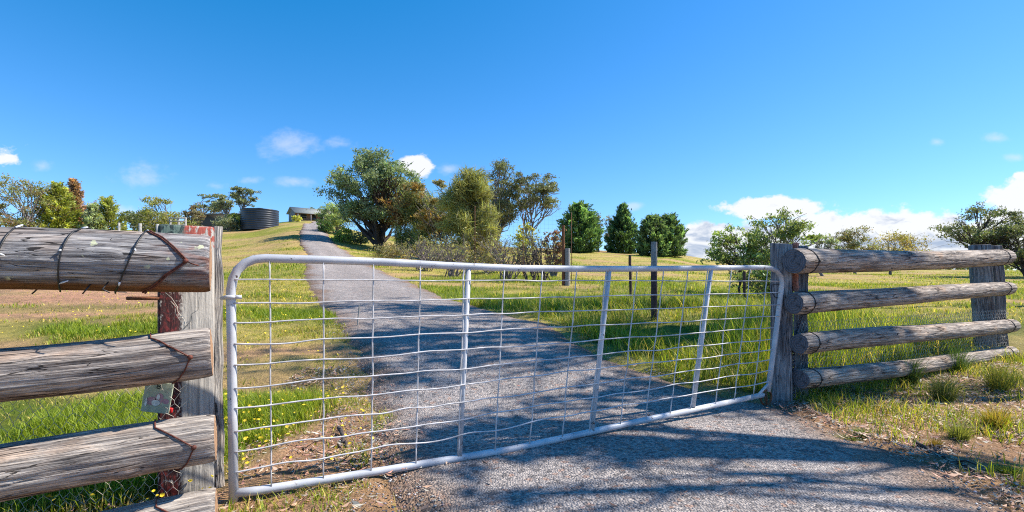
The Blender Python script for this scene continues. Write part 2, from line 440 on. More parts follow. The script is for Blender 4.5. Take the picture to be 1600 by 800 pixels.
# ------------------------------------------------------------------ ground
def axis(pts):
    out = []
    for (a, b, st) in pts:
        n = max(1, int(round((b - a) / st))); out.append(np.linspace(a, b, n, endpoint=False))
    return np.concatenate(out + [[pts[-1][1]]])
gx = axis([(-900, -200, 50), (-200, -60, 5), (-60, -16, 1.2), (-16, -4, .25), (-4, 7, .06), (7, 16, .25), (16, 60, 1.2), (60, 200, 5), (200, 900, 50)])
gy = axis([(-60, -6, 3), (-6, 1.5, .3), (1.5, 7.5, .06), (7.5, 16, .14), (16, 40, .5), (40, 130, 1.5), (130, 320, 8), (320, 1500, 60)])
X, Y = np.meshgrid(gx, gy)
def zones(x, y):
    """what covers the ground: fractions of lush green, straw and bare earth, from where things grow"""
    rl = np.interp(y, RY, RL); rr = np.interp(y, RY, RR)
    n = fbm(x * .8, y * .8, 20, 4); nb = fbm(x * .16, y * .16, 30, 4); nf = fbm(x * 3.1, y * 3.1, 40, 3)
    u = x / np.maximum(y, 1.0)
    left = x < (rl + rr) / 2
    lush = np.zeros_like(x); bare = np.zeros_like(x); straw = np.zeros_like(x)
    # left of the road
    l1 = sstep(2.2, 2.6, y) * (1 - sstep(4.4, 5.2, y + (n - .5) * 1.4)) * sstep(-1.35, -1.75, x)      # flowery green by the left fence
    cshift = 1.5 * sstep(-.75, -.5, u)
    l2 = np.exp(-((y - 7.6 - cshift + (n - .5) * 1.6) / .8) ** 2) * (.95 - .6 * sstep(-.93, -1.0, u))     # band of fresh green further in
    l3 = np.exp(-((y - 9.9 - cshift + (nb - .5) * 2) / .5) ** 2) * .6
    lb = np.exp(-((y - 13.0 + (nb - .5) * 2) / 3.2) ** 2) * 2.2 * sstep(-.50, -.70, u)                     # bare pink earth
    lb = np.maximum(lb, np.exp(-((y - 8.9 + (n - .5) * 1.5) / .55) ** 2) * sstep(-.55, -.72, u))
    lb = np.maximum(lb, np.exp(-((y - 6.4 + (n - .5) * 1.5) / .5) ** 2) * .8)
    lb2 = sstep(-2.3, -1.6, x) * (1 - sstep(3.8, 5.4, y + (n - .5) * 2))                               # worn earth at the gate
    lb3 = np.exp(-((y - 5.4 + (n - .5)) / .6) ** 2) * .5
    lushL = np.clip(np.maximum.reduce([l1, l2, l3]) + (n - .5) * .8, 0, 1)
    bareL = np.clip(np.maximum.reduce([lb, lb2, lb3]) + (n - .55) * .5, 0, 1)
    far = sstep(15, 20, y)
    lushL = lushL * (1 - far) + far * .8 * sstep(.46, .62, nb + (n - .5) * .5)
    bareL = bareL * (1 - far) + far * .5 * sstep(.50, .66, fbm(x * .1, y * .1, 60, 3))
    # right of the road
    r1 = sstep(4.4, 4.9, y) * (1 - sstep(8.0, 11.0, y + (n - .5) * 4)) * sstep(rr + .0, rr + .4, x)     # long green grass in the drain
    r1 = np.maximum(r1, sstep(5.4, 6.0, y - .45 * np.maximum(x - 2.5, 0) + .6) * (1 - sstep(7.6, 9.6, y - .12 * np.maximum(x - 2.5, 0) + (n - .5) * 2)) * sstep(1, 2, x))
    rbare = (1 - sstep(4.3, 5.2, y - .53 * np.maximum(x - 2.3, 0) + (n - .5) * .8)) * .9
    lushR = r1 * (1 - .3 * nf)
    lushR = lushR * (1 - sstep(8, 12, y)) + sstep(8, 12, y) * .9 * sstep(.46, .64, nb + (n - .5) * .5)
    bareR = rbare + sstep(9, 13, y) * .55 * sstep(.48, .64, fbm(x * .22, y * .3, 61, 4)) + sstep(30, 60, y) * .45 * np.exp(-((u - .16) / .14) ** 2) * sstep(75, 95, y)
    lush = np.where(left, lushL, lushR); bare = np.where(left, bareL, bareR)
    bare = np.clip(bare * (1 - lush * .45), 0, 1); straw = np.clip(1 - lush - bare, 0, 1)
    return lush, straw, bare, n, nb
lush, straw, bare, zn, znb = zones(X, Y)
rlX = np.interp(Y, RY, RL); rrX = np.interp(Y, RY, RR)
inroad = sstep(-.05, .12, X - rlX) * sstep(-.05, .12, rrX - X) * (1 - sstep(112, 118, Y))
Z = ground_z(X, Y)
near = 1 - sstep(12, 30, Y)
Z = Z + near * ((fbm(X * 2.3, Y * 2.3, 70, 4) - .5) * .09 + (fbm(X * 9, Y * 9, 80, 3) - .5) * .03) * (1 - inroad)
Z = Z - inroad * (.03 + .05 * sstep(10, 40, Y) + .12 * sstep(35, 80, Y))
cg = np.array([.10, .145, .018]); cs = np.array([.36, .30, .105]); cb = np.array([.40, .235, .165])
cgf = np.array([.20, .225, .03])
fard = sstep(12, 40, Y)[..., None]
C = lush[..., None] * (cg * (1 - fard) + cgf * fard) + straw[..., None] * cs + bare[..., None] * cb
C = C * (.8 + .4 * zn[..., None])
ny, nx = X.shape
i = np.arange(ny - 1)[:, None] * nx + np.arange(nx - 1)[None]
F = np.stack([i, i + 1, i + nx + 1, i + nx], -1).reshape(-1, 4)
def ground_mat():
    m, N, b = material('pasture and earth')
    a = N.attr('Col').outputs['Color']
    p = N.new('ShaderNodeNewGeometry').outputs['Position']
    n = N.noise(p, 45, 4, .7); n2 = N.noise(p, 6, 5, .65); n3 = N.noise(p, .55, 5, .65)
    c = N.mix(1.0, a, N.ramp(n, [(.25, (.55, .52, .5)), (.5, (1, 1, 1)), (.78, (1.5, 1.42, 1.3))]), 'MULTIPLY')
    c = N.mix(1.0, c, N.ramp(n2, [(.3, (.72, .75, .7)), (.7, (1.22, 1.2, 1.15))]), 'MULTIPLY')
    c = N.mix(1.0, c, N.ramp(n3, [(.3, (.78, .86, .72)), (.7, (1.25, 1.15, 1.1))]), 'MULTIPLY')
    n4 = N.noise(p, 170, 3, .75); n5 = N.noise(p, 1.7, 5, .7)
    c = N.mix(1.0, c, N.ramp(n4, [(.28, (.45, .43, .42)), (.5, (1, 1, 1)), (.74, (1.6, 1.55, 1.5))]), 'MULTIPLY')
    c = N.mix(N.ss(n5, .45, .65, 0, .6), c, N.mix(1.0, c, (.62, .66, .74), 'MULTIPLY'))
    N.put(b.inputs['Base Color'], c); b.inputs['Roughness'].default_value = .95; b.inputs['Specular IOR Level'].default_value = .1
    N.put(b.inputs['Normal'], N.bump(N.math('ADD', N.math('ADD', n, n2), N.math('MULTIPLY', n4, .5)), .9, .03))
    return m
g = mesh_obj('ground', np.stack([X, Y, Z], -1), F, ground_mat(), smooth=True, cols=C.reshape(-1, 3))
g['kind'] = 'structure'

# the gravel drive
ry = axis([(-40, -4, 2), (-4, 1.5, .3), (1.5, 9, .05), (9, 20, .15), (20, 50, .5), (50, 118, 1.0)])
t = np.linspace(0, 1, 46)
el = np.interp(ry, RY, RL); er = np.interp(ry, RY, RR)
amp = .10 + .006 * np.maximum(ry, 0)
el = el + (fbm(ry * 1.7, ry * 0 + 3, 90, 4) - .5) * 2.2 * amp; er = er + (fbm(ry * 1.7, ry * 0 + 9, 91, 4) - .5) * 2.2 * amp
RXm = el[:, None] * (1 - t) + er[:, None] * t
RYm = np.repeat(ry[:, None], len(t), 1)
edge = np.minimum(t, 1 - t)[None] * (er - el)[:, None]
RZ = ground_z(RXm, RYm) + .028 * sstep(0, .35, edge) - .035 * (1 - sstep(0, .12, edge)) + (fbm(RXm * 1.1, RYm * 1.1, 95, 3) - .5) * .03
i = np.arange(len(ry) - 1)[:, None] * len(t) + np.arange(len(t) - 1)[None]
F = np.stack([i, i + 1, i + len(t) + 1, i + len(t)], -1).reshape(-1, 4)
edgen = sstep(.0, .55, edge + (fbm(RXm * 2.5, RYm * 2.5, 97, 4) - .5) * .5)
RC = edgen[..., None] * np.array([.30, .272, .255]) + (1 - edgen[..., None]) * np.array([.25, .165, .11])
trk = np.exp(-((t - .28) / .10) ** 2) + np.exp(-((t - .74) / .10) ** 2)
RC = RC * (.93 + .13 * trk + .10 * (fbm(RXm * .5, RYm * .9, 98, 4) - .5))[..., None] * np.array([1.0, 1.0, 1.01])
RC = RC * (1 + .10 * sstep(.45, .7, fbm(RXm * .6, RYm * .25, 99, 4)))[..., None]
def road_mat():
    m, N, b = material('rolled gravel')
    a = N.attr('Col').outputs['Color']
    p = N.new('ShaderNodeNewGeometry').outputs['Position']
    vo = N.new('ShaderNodeTexVoronoi'); N.put(vo.inputs['Vector'], p); vo.inputs['Scale'].default_value = 75
    vo2 = N.new('ShaderNodeTexVoronoi'); N.put(vo2.inputs['Vector'], p); vo2.inputs['Scale'].default_value = 32
    sc = N.new('ShaderNodeSeparateColor'); N.put(sc.inputs[0], vo.outputs['Color'])
    sc2 = N.new('ShaderNodeSeparateColor'); N.put(sc2.inputs[0], vo2.outputs['Color'])
    n = N.noise(p, 4, 5, .65); n2 = N.noise(p, 160, 3, .7)
    c = N.mix(1.0, a, N.ramp(sc.outputs[0], [(0, (.42, .42, .44)), (.5, (.95, .95, .95)), (1, (1.55, 1.5, 1.42))]), 'MULTIPLY')
    c = N.mix(N.ss(sc2.outputs[1], .88, .92, 0, .7), c, (.09, .085, .085))
    c = N.mix(N.ss(sc2.outputs[0], .90, .95, 0, .6), c, (.34, .2, .14))
    c = N.mix(1.0, c, N.ramp(n, [(.3, (.80, .80, .82)), (.7, (1.15, 1.12, 1.1))]), 'MULTIPLY')
    N.put(b.inputs['Base Color'], c); b.inputs['Roughness'].default_value = .9; b.inputs['Specular IOR Level'].default_value = .25
    h = N.math('ADD', N.math('MULTIPLY', vo.outputs['Distance'], -1.2), N.math('ADD', N.math('MULTIPLY', n2, .4), N.math('MULTIPLY', n, .8)))
    N.put(b.inputs['Normal'], N.bump(h, .9, .012))
    return m
rd = mesh_obj('road', np.stack([RXm, RYm, RZ], -1), F, road_mat(), smooth=True, cols=RC.reshape(-1, 3))
rd['kind'] = 'structure'

# ------------------------------------------------------------------ trees
def rot_leaves(c, size, r, aspect=.45, droop=.0, updir=None, spread=1.0):
    """diamond leaves at points c; returns V, F"""
    n = len(c)
    d = r.normal(size=(n, 3)) * spread
    if updir is not None: d = d + updir
    d[:, 2] -= droop
    d /= np.linalg.norm(d, axis=1)[:, None] + 1e-9
    s = np.cross(d, r.normal(size=(n, 3))); s /= np.linalg.norm(s, axis=1)[:, None] + 1e-9
    L = size * r.uniform(.6, 1.35, n)[:, None]
    a = c - d * L * .5; b = c + s * L * aspect * .5; e = c + d * L * .5; f = c - s * L * aspect * .5
    V = np.stack([a, b, e, f], 1).reshape(-1, 3)
    F = np.arange(n * 4).reshape(-1, 4)
    return V, F
def leaf_cols(n, base, var, r, alt=None, altp=0.0, clump=None, ids=None):
    base = np.array(base) * 2.8
    k = r.lognormal(0, var, n)
    if clump is not None: k = k * clump
    c = base[None] * k[:, None]
    c = c * (1 + r.normal(0, .06, (n, 3)))
    if alt is not None:
        pa_ = np.full(n, altp) if ids is None else np.clip(altp * 2.6 * r.random(int(ids.max()) + 1) ** 1.5, 0, 1)[ids]
        f = np.clip(pa_ + r.normal(0, .16, n), 0, .85)[:, None]
        c = c * (1 - f) + np.array(alt) * 1.3 * f * r.lognormal(0, .2, (n, 1))
    return np.clip(np.repeat(c, 4, 0), .003, .9)
def curve_pts(a, b, bend, r, n=6):
    a = np.asarray(a, float); b = np.asarray(b, float)
    t = np.linspace(0, 1, n)[:, None]
    mid = bend
    return a + (b - a) * t + np.asarray(mid) * (4 * t * (1 - t)) * .5 + r.normal(size=(n, 3)) * np.linalg.norm(b - a) * .025 * np.minimum(t, 1 - t) * 2

def gum(name, label, base, H, Wd, seed, col, n_leaf=4000, leaf=.22, clumps=26, clear=.28, flat=.6, bark=None, alt=None, altp=0., cat='tree', group=None,
        trunks=1, rc=.17, shell=.55, droop=.5, var=.24, twigs=3, lean=(0, 0), aspect=.42, tr=.035, wy=1.0):
    r = np.random.default_rng(seed)
    base = np.asarray(base, float)
    rt = root(name, base, label, cat, group)
    mb = MB()
    cz = H * (clear + 1) / 2; rz = H * (1 - clear) / 2
    tops = []
    for k in range(trunks):
        off = r.normal(size=2) * Wd * .05 * (trunks > 1)
        spread = r.normal(size=2) * Wd * (.05 if trunks == 1 else .16)
        p0 = base + [off[0], off[1], -.15]
        p1 = base + [off[0] + spread[0] + lean[0] * .6, off[1] + spread[1] + lean[1] * .6, H * (clear + .32)]
        P = curve_pts(p0, p1, r.normal(size=3) * [.06 * H, .06 * H, 0], r, 9)
        rad = np.linspace(H * tr, H * tr * .38, 9) / max(1, trunks ** .5); rad[0] *= 1.35
        mb.tube(P, rad, 9)
        tops.append((P, rad))
    cc = []
    for k in range(clumps):
        d = r.normal(size=3); d /= np.linalg.norm(d)
        q = d * r.uniform(shell, 1.0) ** .6
        if q[2] < -.55: q[2] *= .6
        p = base + np.array([q[0] * Wd / 2 * .86 + lean[0], q[1] * Wd * wy / 2 * .86 + lean[1], cz + q[2] * rz * .88])
        cc.append(p)
    cc = np.array(cc)
    LV = []; tint = []; ids = []
    per = r.dirichlet(np.full(clumps, 4.0)) * n_leaf
    for k, p in enumerate(cc):
        P, rad = tops[r.integers(len(tops))]
        f = np.clip((p[2] - base[2]) / H - r.uniform(.15, .35), clear * .7, clear + .3) / (clear + .32)
        j = f * (len(P) - 1); j0 = min(int(j), len(P) - 2); s = P[j0] + (P[j0 + 1] - P[j0]) * (j - j0)
        B = curve_pts(s, p, np.array([0, 0, -.12 * np.linalg.norm(p - s)]), r, 7)
        mb.tube(B, np.linspace(rad[j0] * .55, H * .0045, 7), 5, cap=False)
        for q in range(twigs):
            s2 = B[r.integers(3, 6)]; e2 = p + r.normal(size=3) * rc * Wd * [.9, .9, .6]
            mb.tube(curve_pts(s2, e2, r.normal(size=3) * .05 * H, r, 4), np.linspace(H * .005, H * .0018, 4), 3, cap=False)
        m = max(4, int(per[k]))
        rad3 = rc * Wd * r.uniform(.75, 1.25) * np.array([1, 1, flat])
        # a clump of several leafy sprays
        ns = 5
        sp = r.normal(size=(ns, 3)) * rad3 * .62
        w_ = r.integers(0, ns, m)
        pts = p + sp[w_] + r.normal(size=(m, 3)) * rad3 * .33
        LV.append(pts); tint.append(np.full(m, r.lognormal(0, .16))); ids.append(w_ + k * ns)
    pts = np.vstack(LV); tint = np.concatenate(tint)
    pts[:, 2] = np.maximum(pts[:, 2], base[2] + .05)
    V, F = rot_leaves(pts, leaf, r, aspect, droop)
    mb.build('trunk', bark or BARK_G, rt, smooth=True)
    mesh_obj('crown', V, F, LEAF, rt, cols=leaf_cols(len(pts), col, var, r, alt, altp, tint, np.concatenate(ids)))
    return rt

def cypress(name, label, base, H, Wd, seed, col, n=9000, leaf=.45, fat=.45, group=None, cat='tree', pointy=1.0):
    """dense conifer: sprays that point up and out from a lumpy egg-shaped body"""
    r = np.random.default_rng(seed); base = np.asarray(base, float)
    rt = root(name, base, label, cat, group)
    mb = MB(); mb.tube(curve_pts(base + [0, 0, -.2], base + [0, 0, H * .8], [0, 0, 0], r, 6), np.linspace(H * .03, H * .006, 6), 7)
    mb.build('trunk', BARK_D, rt, smooth=True)
    ph = r.uniform(0, 7, 12)
    nb = 220
    hb = r.uniform(.01, .98, nb) ** .95; ab = r.uniform(0, 2 * np.pi, nb)
    def prof(h): return np.clip(np.minimum((h + .08) / .20, 1), 0, 1) ** .5 * np.clip(1 - np.maximum(h - fat, 0) / (1.02 - fat), 0.02, 1) ** (.62 * pointy + .1)
    m = n // nb
    pts = []; dirs = []; tint = []
    for k in range(nb):
        rr = prof(hb[k]) * Wd / 2 * r.uniform(.66, 1.14)
        tip = np.array([np.cos(ab[k]) * rr, np.sin(ab[k]) * rr, hb[k] * H])
        out = np.array([np.cos(ab[k]), np.sin(ab[k]), .9]); out /= np.linalg.norm(out)
        L = Wd * r.uniform(.12, .30)
        t_ = r.random(m) ** .7
        p = tip - out * L + out[None] * (t_ * L * 1.25)[:, None] + r.normal(size=(m, 3)) * (L * .30 * (1 - .6 * t_))[:, None]
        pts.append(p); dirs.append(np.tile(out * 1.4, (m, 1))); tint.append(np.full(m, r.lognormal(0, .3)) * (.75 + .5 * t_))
    # inside growth in a darker tone
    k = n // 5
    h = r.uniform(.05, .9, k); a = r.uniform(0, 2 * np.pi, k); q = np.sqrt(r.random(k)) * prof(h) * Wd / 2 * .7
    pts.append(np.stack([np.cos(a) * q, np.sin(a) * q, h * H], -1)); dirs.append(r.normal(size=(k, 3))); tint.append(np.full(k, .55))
    pts = np.vstack(pts) + base; dirs = np.vstack(dirs); tint = np.concatenate(tint)
    pts[:, 2] = np.maximum(pts[:, 2], base[2] + .1)
    V, F = rot_leaves(pts, leaf, r, .34, 0, dirs, .6)
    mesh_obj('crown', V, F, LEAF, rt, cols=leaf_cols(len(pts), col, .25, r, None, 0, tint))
    return rt

def sheoak(name, label, base, H, Wd, seed, col, n=9000, needle=.55, clear=.22, group=None, alt=None, altp=.0, bark=None, lean=(.0, .0)):
    """casuarina: feathery mass of long fine drooping needles"""
    r = np.random.default_rng(seed); base = np.asarray(base, float)
    rt = root(name, base, label, 'tree', group)
    mb = MB()
    P = curve_pts(base + [0, 0, -.15], base + [lean[0], lean[1], H * .8], [.05 * H, .03 * H, 0], r, 9)
    mb.tube(P, np.linspace(H * .03, H * .007, 9), 8)
    nbr = 85; pts = []; dirs = []; tint = []
    m = n // nbr
    for k in range(nbr):
        h = r.uniform(clear, .97); f = h / .8 * 8
        j = min(int(f), 7); s = P[j]
        a = r.uniform(0, 2 * np.pi)
        env = np.sin(np.clip((h - clear * .5) / (1.04 - clear * .5), 0, 1) ** .8 * np.pi) ** .7
        L = Wd / 2 * env * r.uniform(.40, 1.22)
        e = np.array([base[0] + lean[0] * h + np.cos(a) * L, base[1] + lean[1] * h + np.sin(a) * L, base[2] + h * H])
        s = s * .8 + .2 * e; s[2] = min(s[2], e[2] - .1 * H)
        B = curve_pts(s, e, [0, 0, .1 * L], r, 6)
        mb.tube(B, np.linspace(H * .008, H * .002, 6), 4, cap=False)
        t_ = r.random(m) ** .6 * 5; j0 = np.minimum(t_.astype(int), 4)
        p = B[j0] + (B[j0 + 1] - B[j0]) * (t_ - j0)[:, None] + r.normal(size=(m, 3)) * Wd * .055
        o = np.array([np.cos(a) * .55, np.sin(a) * .55, .35])
        pts.append(p); dirs.append(np.tile(o, (m, 1)) + r.normal(size=(m, 1)) * [0, 0, .5]); tint.append(np.full(m, r.lognormal(0, .22)))
    pts = np.vstack(pts); dirs = np.vstack(dirs); tint = np.concatenate(tint)
    V, F = rot_leaves(pts, needle, r, .055, .25, dirs, .45)
    mb.build('trunk', bark or BARK_D, rt, smooth=True)
    mesh_obj('crown', V, F, LEAF, rt, cols=leaf_cols(len(pts), col, .3, r, alt, altp, tint))
    return rt

def bare_bush(name, label, base, H, Wd, seed, stems=14, depth=3, mat=None, cat='shrub', group=None, leafcol=None, nleaf=0, leaf=.12):
    r = np.random.default_rng(seed); base = np.asarray(base, float)
    mb = MB(); tips = []
    def grow(p, d, L, rad, lev):
        e = p + d * L
        mb.tube(curve_pts(p, e, r.normal(size=3) * L * .15, r, 4), np.linspace(rad, rad * .55, 4), 4 if lev else 5, cap=False)
        if lev == 0: tips.append(e); return
        for k in range(r.integers(2, 5)):
            d2 = d + r.normal(size=3) * .55; d2[2] += .12; d2 /= np.linalg.norm(d2)
            grow(p + d * L * r.uniform(.45, 1.0), d2, L * r.uniform(.5, .75), rad * .5, lev - 1)
    for s in range(stems):
        p = base + [r.normal() * Wd * .16, r.normal() * Wd * .16, -.05]
        d = np.array([r.normal() * Wd / H * .55, r.normal() * Wd / H * .55, 1.0]); d /= np.linalg.norm(d)
        grow(p, d, H * r.uniform(.32, .5), H * .014, depth)
    if nleaf:
        rt = root(name, base, label, cat, group)
        mb.build('branches', mat or TWIG, rt, smooth=True)
        tips = np.array(tips); pts = tips[r.integers(0, len(tips), nleaf)] + r.normal(size=(nleaf, 3)) * Wd * .05
        V, F = rot_leaves(pts, leaf, r, .45, .2)
        mesh_obj('foliage', V, F, LEAF, rt, cols=leaf_cols(nleaf, leafcol, .35, r))
        return rt
    o = mb.build(name, mat or TWIG, None, smooth=True)
    return tag(o, label, cat, group)

def T(px, Yd, top, wpx):
    b = at(px, Yd)
    return b, EYE - (top - HOR) / FPX * Yd - b[2], wpx / FPX * Yd
GD = (.075, .11, .04); GO = (.095, .105, .038); GY = (.17, .19, .035); GR = (.10, .115, .075)

def place(kind, name, label, px, Yd, top, wpx, seed, col, by=None, **kw):
    if by is not None:
        Y2 = float(hit(px, by)[1]); f = Y2 / Yd; Yd = Y2
        for k_ in ('leaf', 'needle'):
            if k_ in kw: kw[k_] *= f
    b, H, Wd = T(px, Yd, top, wpx)
    return kind(name, label, b, H, Wd, seed, col, **kw)

# left of the drive, beyond the log fence
LG = 'trees beyond the left log fence'
place(gum, 'gum_tree', 'open green and rust gum with pale trunks behind the left end of the log fence', 26, 42, 268, 96, 11, (.10, .115, .04), n_leaf=8000, leaf=.17, clear=.10, trunks=4, alt=(.22, .10, .06), altp=.3, rc=.13, group=LG, clumps=34)
place(gum, 'scrub_tree', 'low rusty brown scrub between the pale gum and the yellow green tree', 62, 46, 318, 46, 12, (.13, .085, .05), n_leaf=1500, leaf=.2, clear=.05, trunks=3, alt=(.09, .12, .03), altp=.35, rc=.15, group=LG)
place(cypress, 'wattle_tree', 'bright yellow green upright tree next to the tall rusty conifer', 90, 44, 284, 46, 13, (.115, .125, .025), n=9000, leaf=.26, fat=.6, group=LG)
place(cypress, 'rusty_conifer', 'tall narrow rusty brown conifer, highest of the row behind the left fence', 114, 47, 279, 44, 14, (.12, .075, .045), n=9000, leaf=.26, fat=.35, group=LG)
place(gum, 'red_topped_tree', 'dark tree with an orange red top, peeping over the grey green bush', 138, 52, 308, 40, 15, (.11, .08, .04), n_leaf=1500, leaf=.24, alt=(.40, .10, .03), altp=.35, clear=.1, group=LG)
place(cypress, 'grey_green_bush', 'rounded grey green bush in front of the red topped tree', 146, 45, 318, 36, 16, (.115, .135, .085), n=6000, leaf=.24, fat=.55, group=LG)
place(cypress, 'golden_tree', 'golden green bushy tree at the right end of the tall row', 168, 46, 306, 42, 17, (.105, .115, .03), n=7000, leaf=.25, fat=.55, group=LG)
place(gum, 'umbrella_tree', 'small distant flat topped dark tree right of the golden tree', 205, 85, 328, 36, 18, (.06, .075, .03), n_leaf=1200, leaf=.42, clear=.42, flat=.4, group=LG, clumps=12)
place(gum, 'dark_tree', 'low dark olive tree leaning on the yellow flowering wattle', 226, 64, 322, 46, 19, (.055, .065, .032), n_leaf=2200, leaf=.34, clear=.1, group=LG)
place(gum, 'blossom_wattle', 'spreading yellow green wattle with bare twigs on top, behind the left gate post', 258, 56, 301, 66, 20, (.105, .115, .04), n_leaf=7000, leaf=.21, clear=.06, trunks=3, alt=(.30, .27, .03), altp=.3, rc=.15, twigs=6, group=LG)
place(gum, 'small_olive_tree', 'small brownish olive tree between the wattle and the umbrella gums', 303, 62, 315, 30, 21, (.075, .075, .045), n_leaf=1800, leaf=.32, clear=.08, alt=(.2, .07, .05), altp=.15, group=LG)
place(gum, 'gum_tree', 'flat crowned gum with dark leaf clumps above the long shed roof', 327, 74, 299, 48, 22, (.075, .085, .05), n_leaf=1700, leaf=.4, clear=.40, flat=.4, rc=.13, clumps=15, trunks=2, group=LG, by=359)
place(gum, 'gum_tree', 'pale stemmed gum with light clumps, middle of three left of the tank', 357, 74, 295, 36, 23, (.095, .105, .065), n_leaf=1300, leaf=.4, clear=.38, flat=.45, rc=.15, clumps=12, trunks=2, group=LG, by=359)
place(gum, 'gum_tree', 'tallest gum rising just behind the black water tank', 383, 72, 289, 40, 24, (.065, .075, .045), n_leaf=1700, leaf=.38, clear=.42, flat=.45, rc=.15, clumps=14, group=LG, by=358.5)
place(gum, 'yellow_shrub', 'yellow green shrub touching the left side of the black tank', 371, 58, 331, 30, 25, (.16, .16, .04), n_leaf=1400, leaf=.24, clear=.0, cat='shrub', by=359.5)
place(gum, 'brown_shrub', 'low brown and green shrub under the gums, left of the yellow shrub', 338, 60, 335, 62, 26, (.075, .075, .04), n_leaf=3600, leaf=.2, clear=.0, cat='shrub', alt=(.2, .09, .06), altp=.2, by=361)
place(gum, 'olive_shrub', 'low dark olive shrub in front of the left end of the long shed', 316, 60, 338, 40, 28, (.06, .065, .035), n_leaf=3000, leaf=.2, clear=.0, cat='shrub', by=361)
place(gum, 'grey_shrub', 'pale grey green shrub in front of the long shed, left of the yellow shrub', 356, 60, 339, 36, 29, (.085, .095, .06), n_leaf=3000, leaf=.2, clear=.0, cat='shrub', by=361)
place(gum, 'yellow_bush', 'small yellow green bush in front of the house wall', 464, 112, 337, 14, 27, (.20, .20, .04), n_leaf=500, leaf=.4, clear=.0, cat='shrub')

# along the right side of the drive
CG = 'trees along the right side of the drive'
place(gum, 'roadside_tree', 'loose olive green small tree at the top bend of the drive', 524, 56, 316, 56, 31, (.10, .125, .05), n_leaf=7500, leaf=.20, clear=.05, rc=.15, group=CG, clumps=34, by=366)
place(gum, 'dark_bush', 'low dark green bush at the edge of the drive near the crest', 509, 58, 346, 26, 32, (.035, .06, .02), n_leaf=1600, leaf=.24, clear=.0, cat='shrub', group=CG, by=364)
place(gum, 'light_bush', 'fresh green rounded bush at the foot of the big spreading gum', 537, 44, 356, 28, 33, (.10, .13, .03), n_leaf=1800, leaf=.18, clear=.0, cat='shrub', group=CG, by=379)
place(gum, 'grey_bush', 'grey green leafy bush under the left side of the big gum', 561, 40, 358, 40, 34, (.085, .10, .06), n_leaf=1900, leaf=.18, clear=.0, cat='shrub', group=CG, by=383)
place(gum, 'big_gum', 'largest tree, a dense spreading green gum with a thick dark trunk beside the drive', 588, 39, 226, 150, 35, (.058, .082, .042), n_leaf=32000, leaf=.20, clear=.05, clumps=80, rc=.085, bark=BARK_D, group=CG, shell=.4, flat=.7, var=.4, alt=(.32, .36, .24), altp=.2, tr=.036, by=389)  # pale alt colour paints light highlights into some of the leaf clumps
place(gum, 'slender_red_tree', 'slender dead limbed tree with reddish stems in front of the big gum', 628, 34, 275, 66, 36, (.13, .11, .05), n_leaf=4200, leaf=.16, clear=.2, trunks=4, bark=BARK_R, alt=(.24, .10, .04), altp=.35, group=CG, clumps=24, tr=.022, by=396)
place(sheoak, 'young_sheoak', 'feathery young she-oak between the big gum and the russet tree', 654, 33, 292, 78, 37, (.10, .115, .048), n=15000, needle=.5, clear=.02, group=CG, by=398)
place(gum, 'russet_tree', 'thin see-through tree with orange tipped leaves left of the large she-oak', 686, 34, 254, 92, 38, (.085, .095, .05), n_leaf=13000, leaf=.17, clear=.06, trunks=3, alt=(.28, .16, .04), altp=.4, group=CG, clumps=36, rc=.11, tr=.02, by=401)
place(sheoak, 'large_sheoak', 'large feathery olive gold she-oak in the middle of the tree line', 736, 27, 266, 92, 39, (.105, .115, .042), n=20000, needle=.62, clear=.02, group=CG, alt=(.20, .17, .07), altp=.3, by=408)
place(gum, 'tall_gum', 'tall dark crowned gum standing just behind the large she-oak', 776, 48, 249, 84, 40, (.062, .072, .04), n_leaf=14000, leaf=.20, clear=.16, clumps=50, rc=.13, group=CG, alt=(.15, .14, .08), altp=.15, by=400)
place(gum, 'tall_gum', 'tall open crowned gum with long bare limbs at the right end of the tree line', 832, 48, 262, 92, 41, (.062, .07, .04), n_leaf=9500, leaf=.20, clear=.40, clumps=30, rc=.10, trunks=3, flat=.5, group=CG, alt=(.15, .14, .08), altp=.15, tr=.022, by=402)
place(gum, 'lime_bush', 'small round yellow green bush among the bare brushwood', 822, 30, 345, 32, 42, (.17, .17, .03), n_leaf=1100, leaf=.16, clear=.3, group=CG, cat='shrub')
place(gum, 'red_leaved_bush', 'dark red leaved bush left of the rusty picket', 866, 26, 352, 36, 43, (.12, .06, .05), n_leaf=1300, leaf=.17, clear=.0, group=CG, cat='shrub', alt=(.10, .1, .04), altp=.3)
for k, (px, Yd, top, wp, lab) in enumerate([(790, 22, 352, 66, 'tangled bare grey brushwood right of the large she-oak'),
                                            (842, 21, 346, 72, 'bare dark branching brush beside the lime bush'),
                                            (708, 24, 356, 64, 'leafless grey twigs at the foot of the large she-oak'),
                                            (662, 28, 352, 50, 'dry brushwood under the young she-oak')]):
    b, H, Wd = T(px, Yd, top, wp)
    bare_bush('bare_brush', lab, b, H, Wd, 50 + k, stems=15, depth=3, mat=TWIG if k != 1 else BARK_D, group='bare brush under the tree line', leafcol=(.12, .12, .05), nleaf=260, leaf=.12)
for k, (px, Yd, top, wp, c, lab) in enumerate([(612, 42, 380, 60, (.085, .085, .04), 'dry olive undergrowth around the trunk of the big gum'),
                                               (690, 33, 374, 90, (.075, .08, .035), 'olive undergrowth below the russet tree'),
                                               (762, 28, 380, 76, (.08, .075, .04), 'brownish undergrowth right of the she-oak trunk')]):
    place(gum, 'undergrowth_shrub', lab, px, Yd, top, wp, 60 + k, c, n_leaf=2400, leaf=.15, clear=.0, cat='shrub', group='low shrubs under the tree line', alt=(.22, .15, .06), altp=.3)

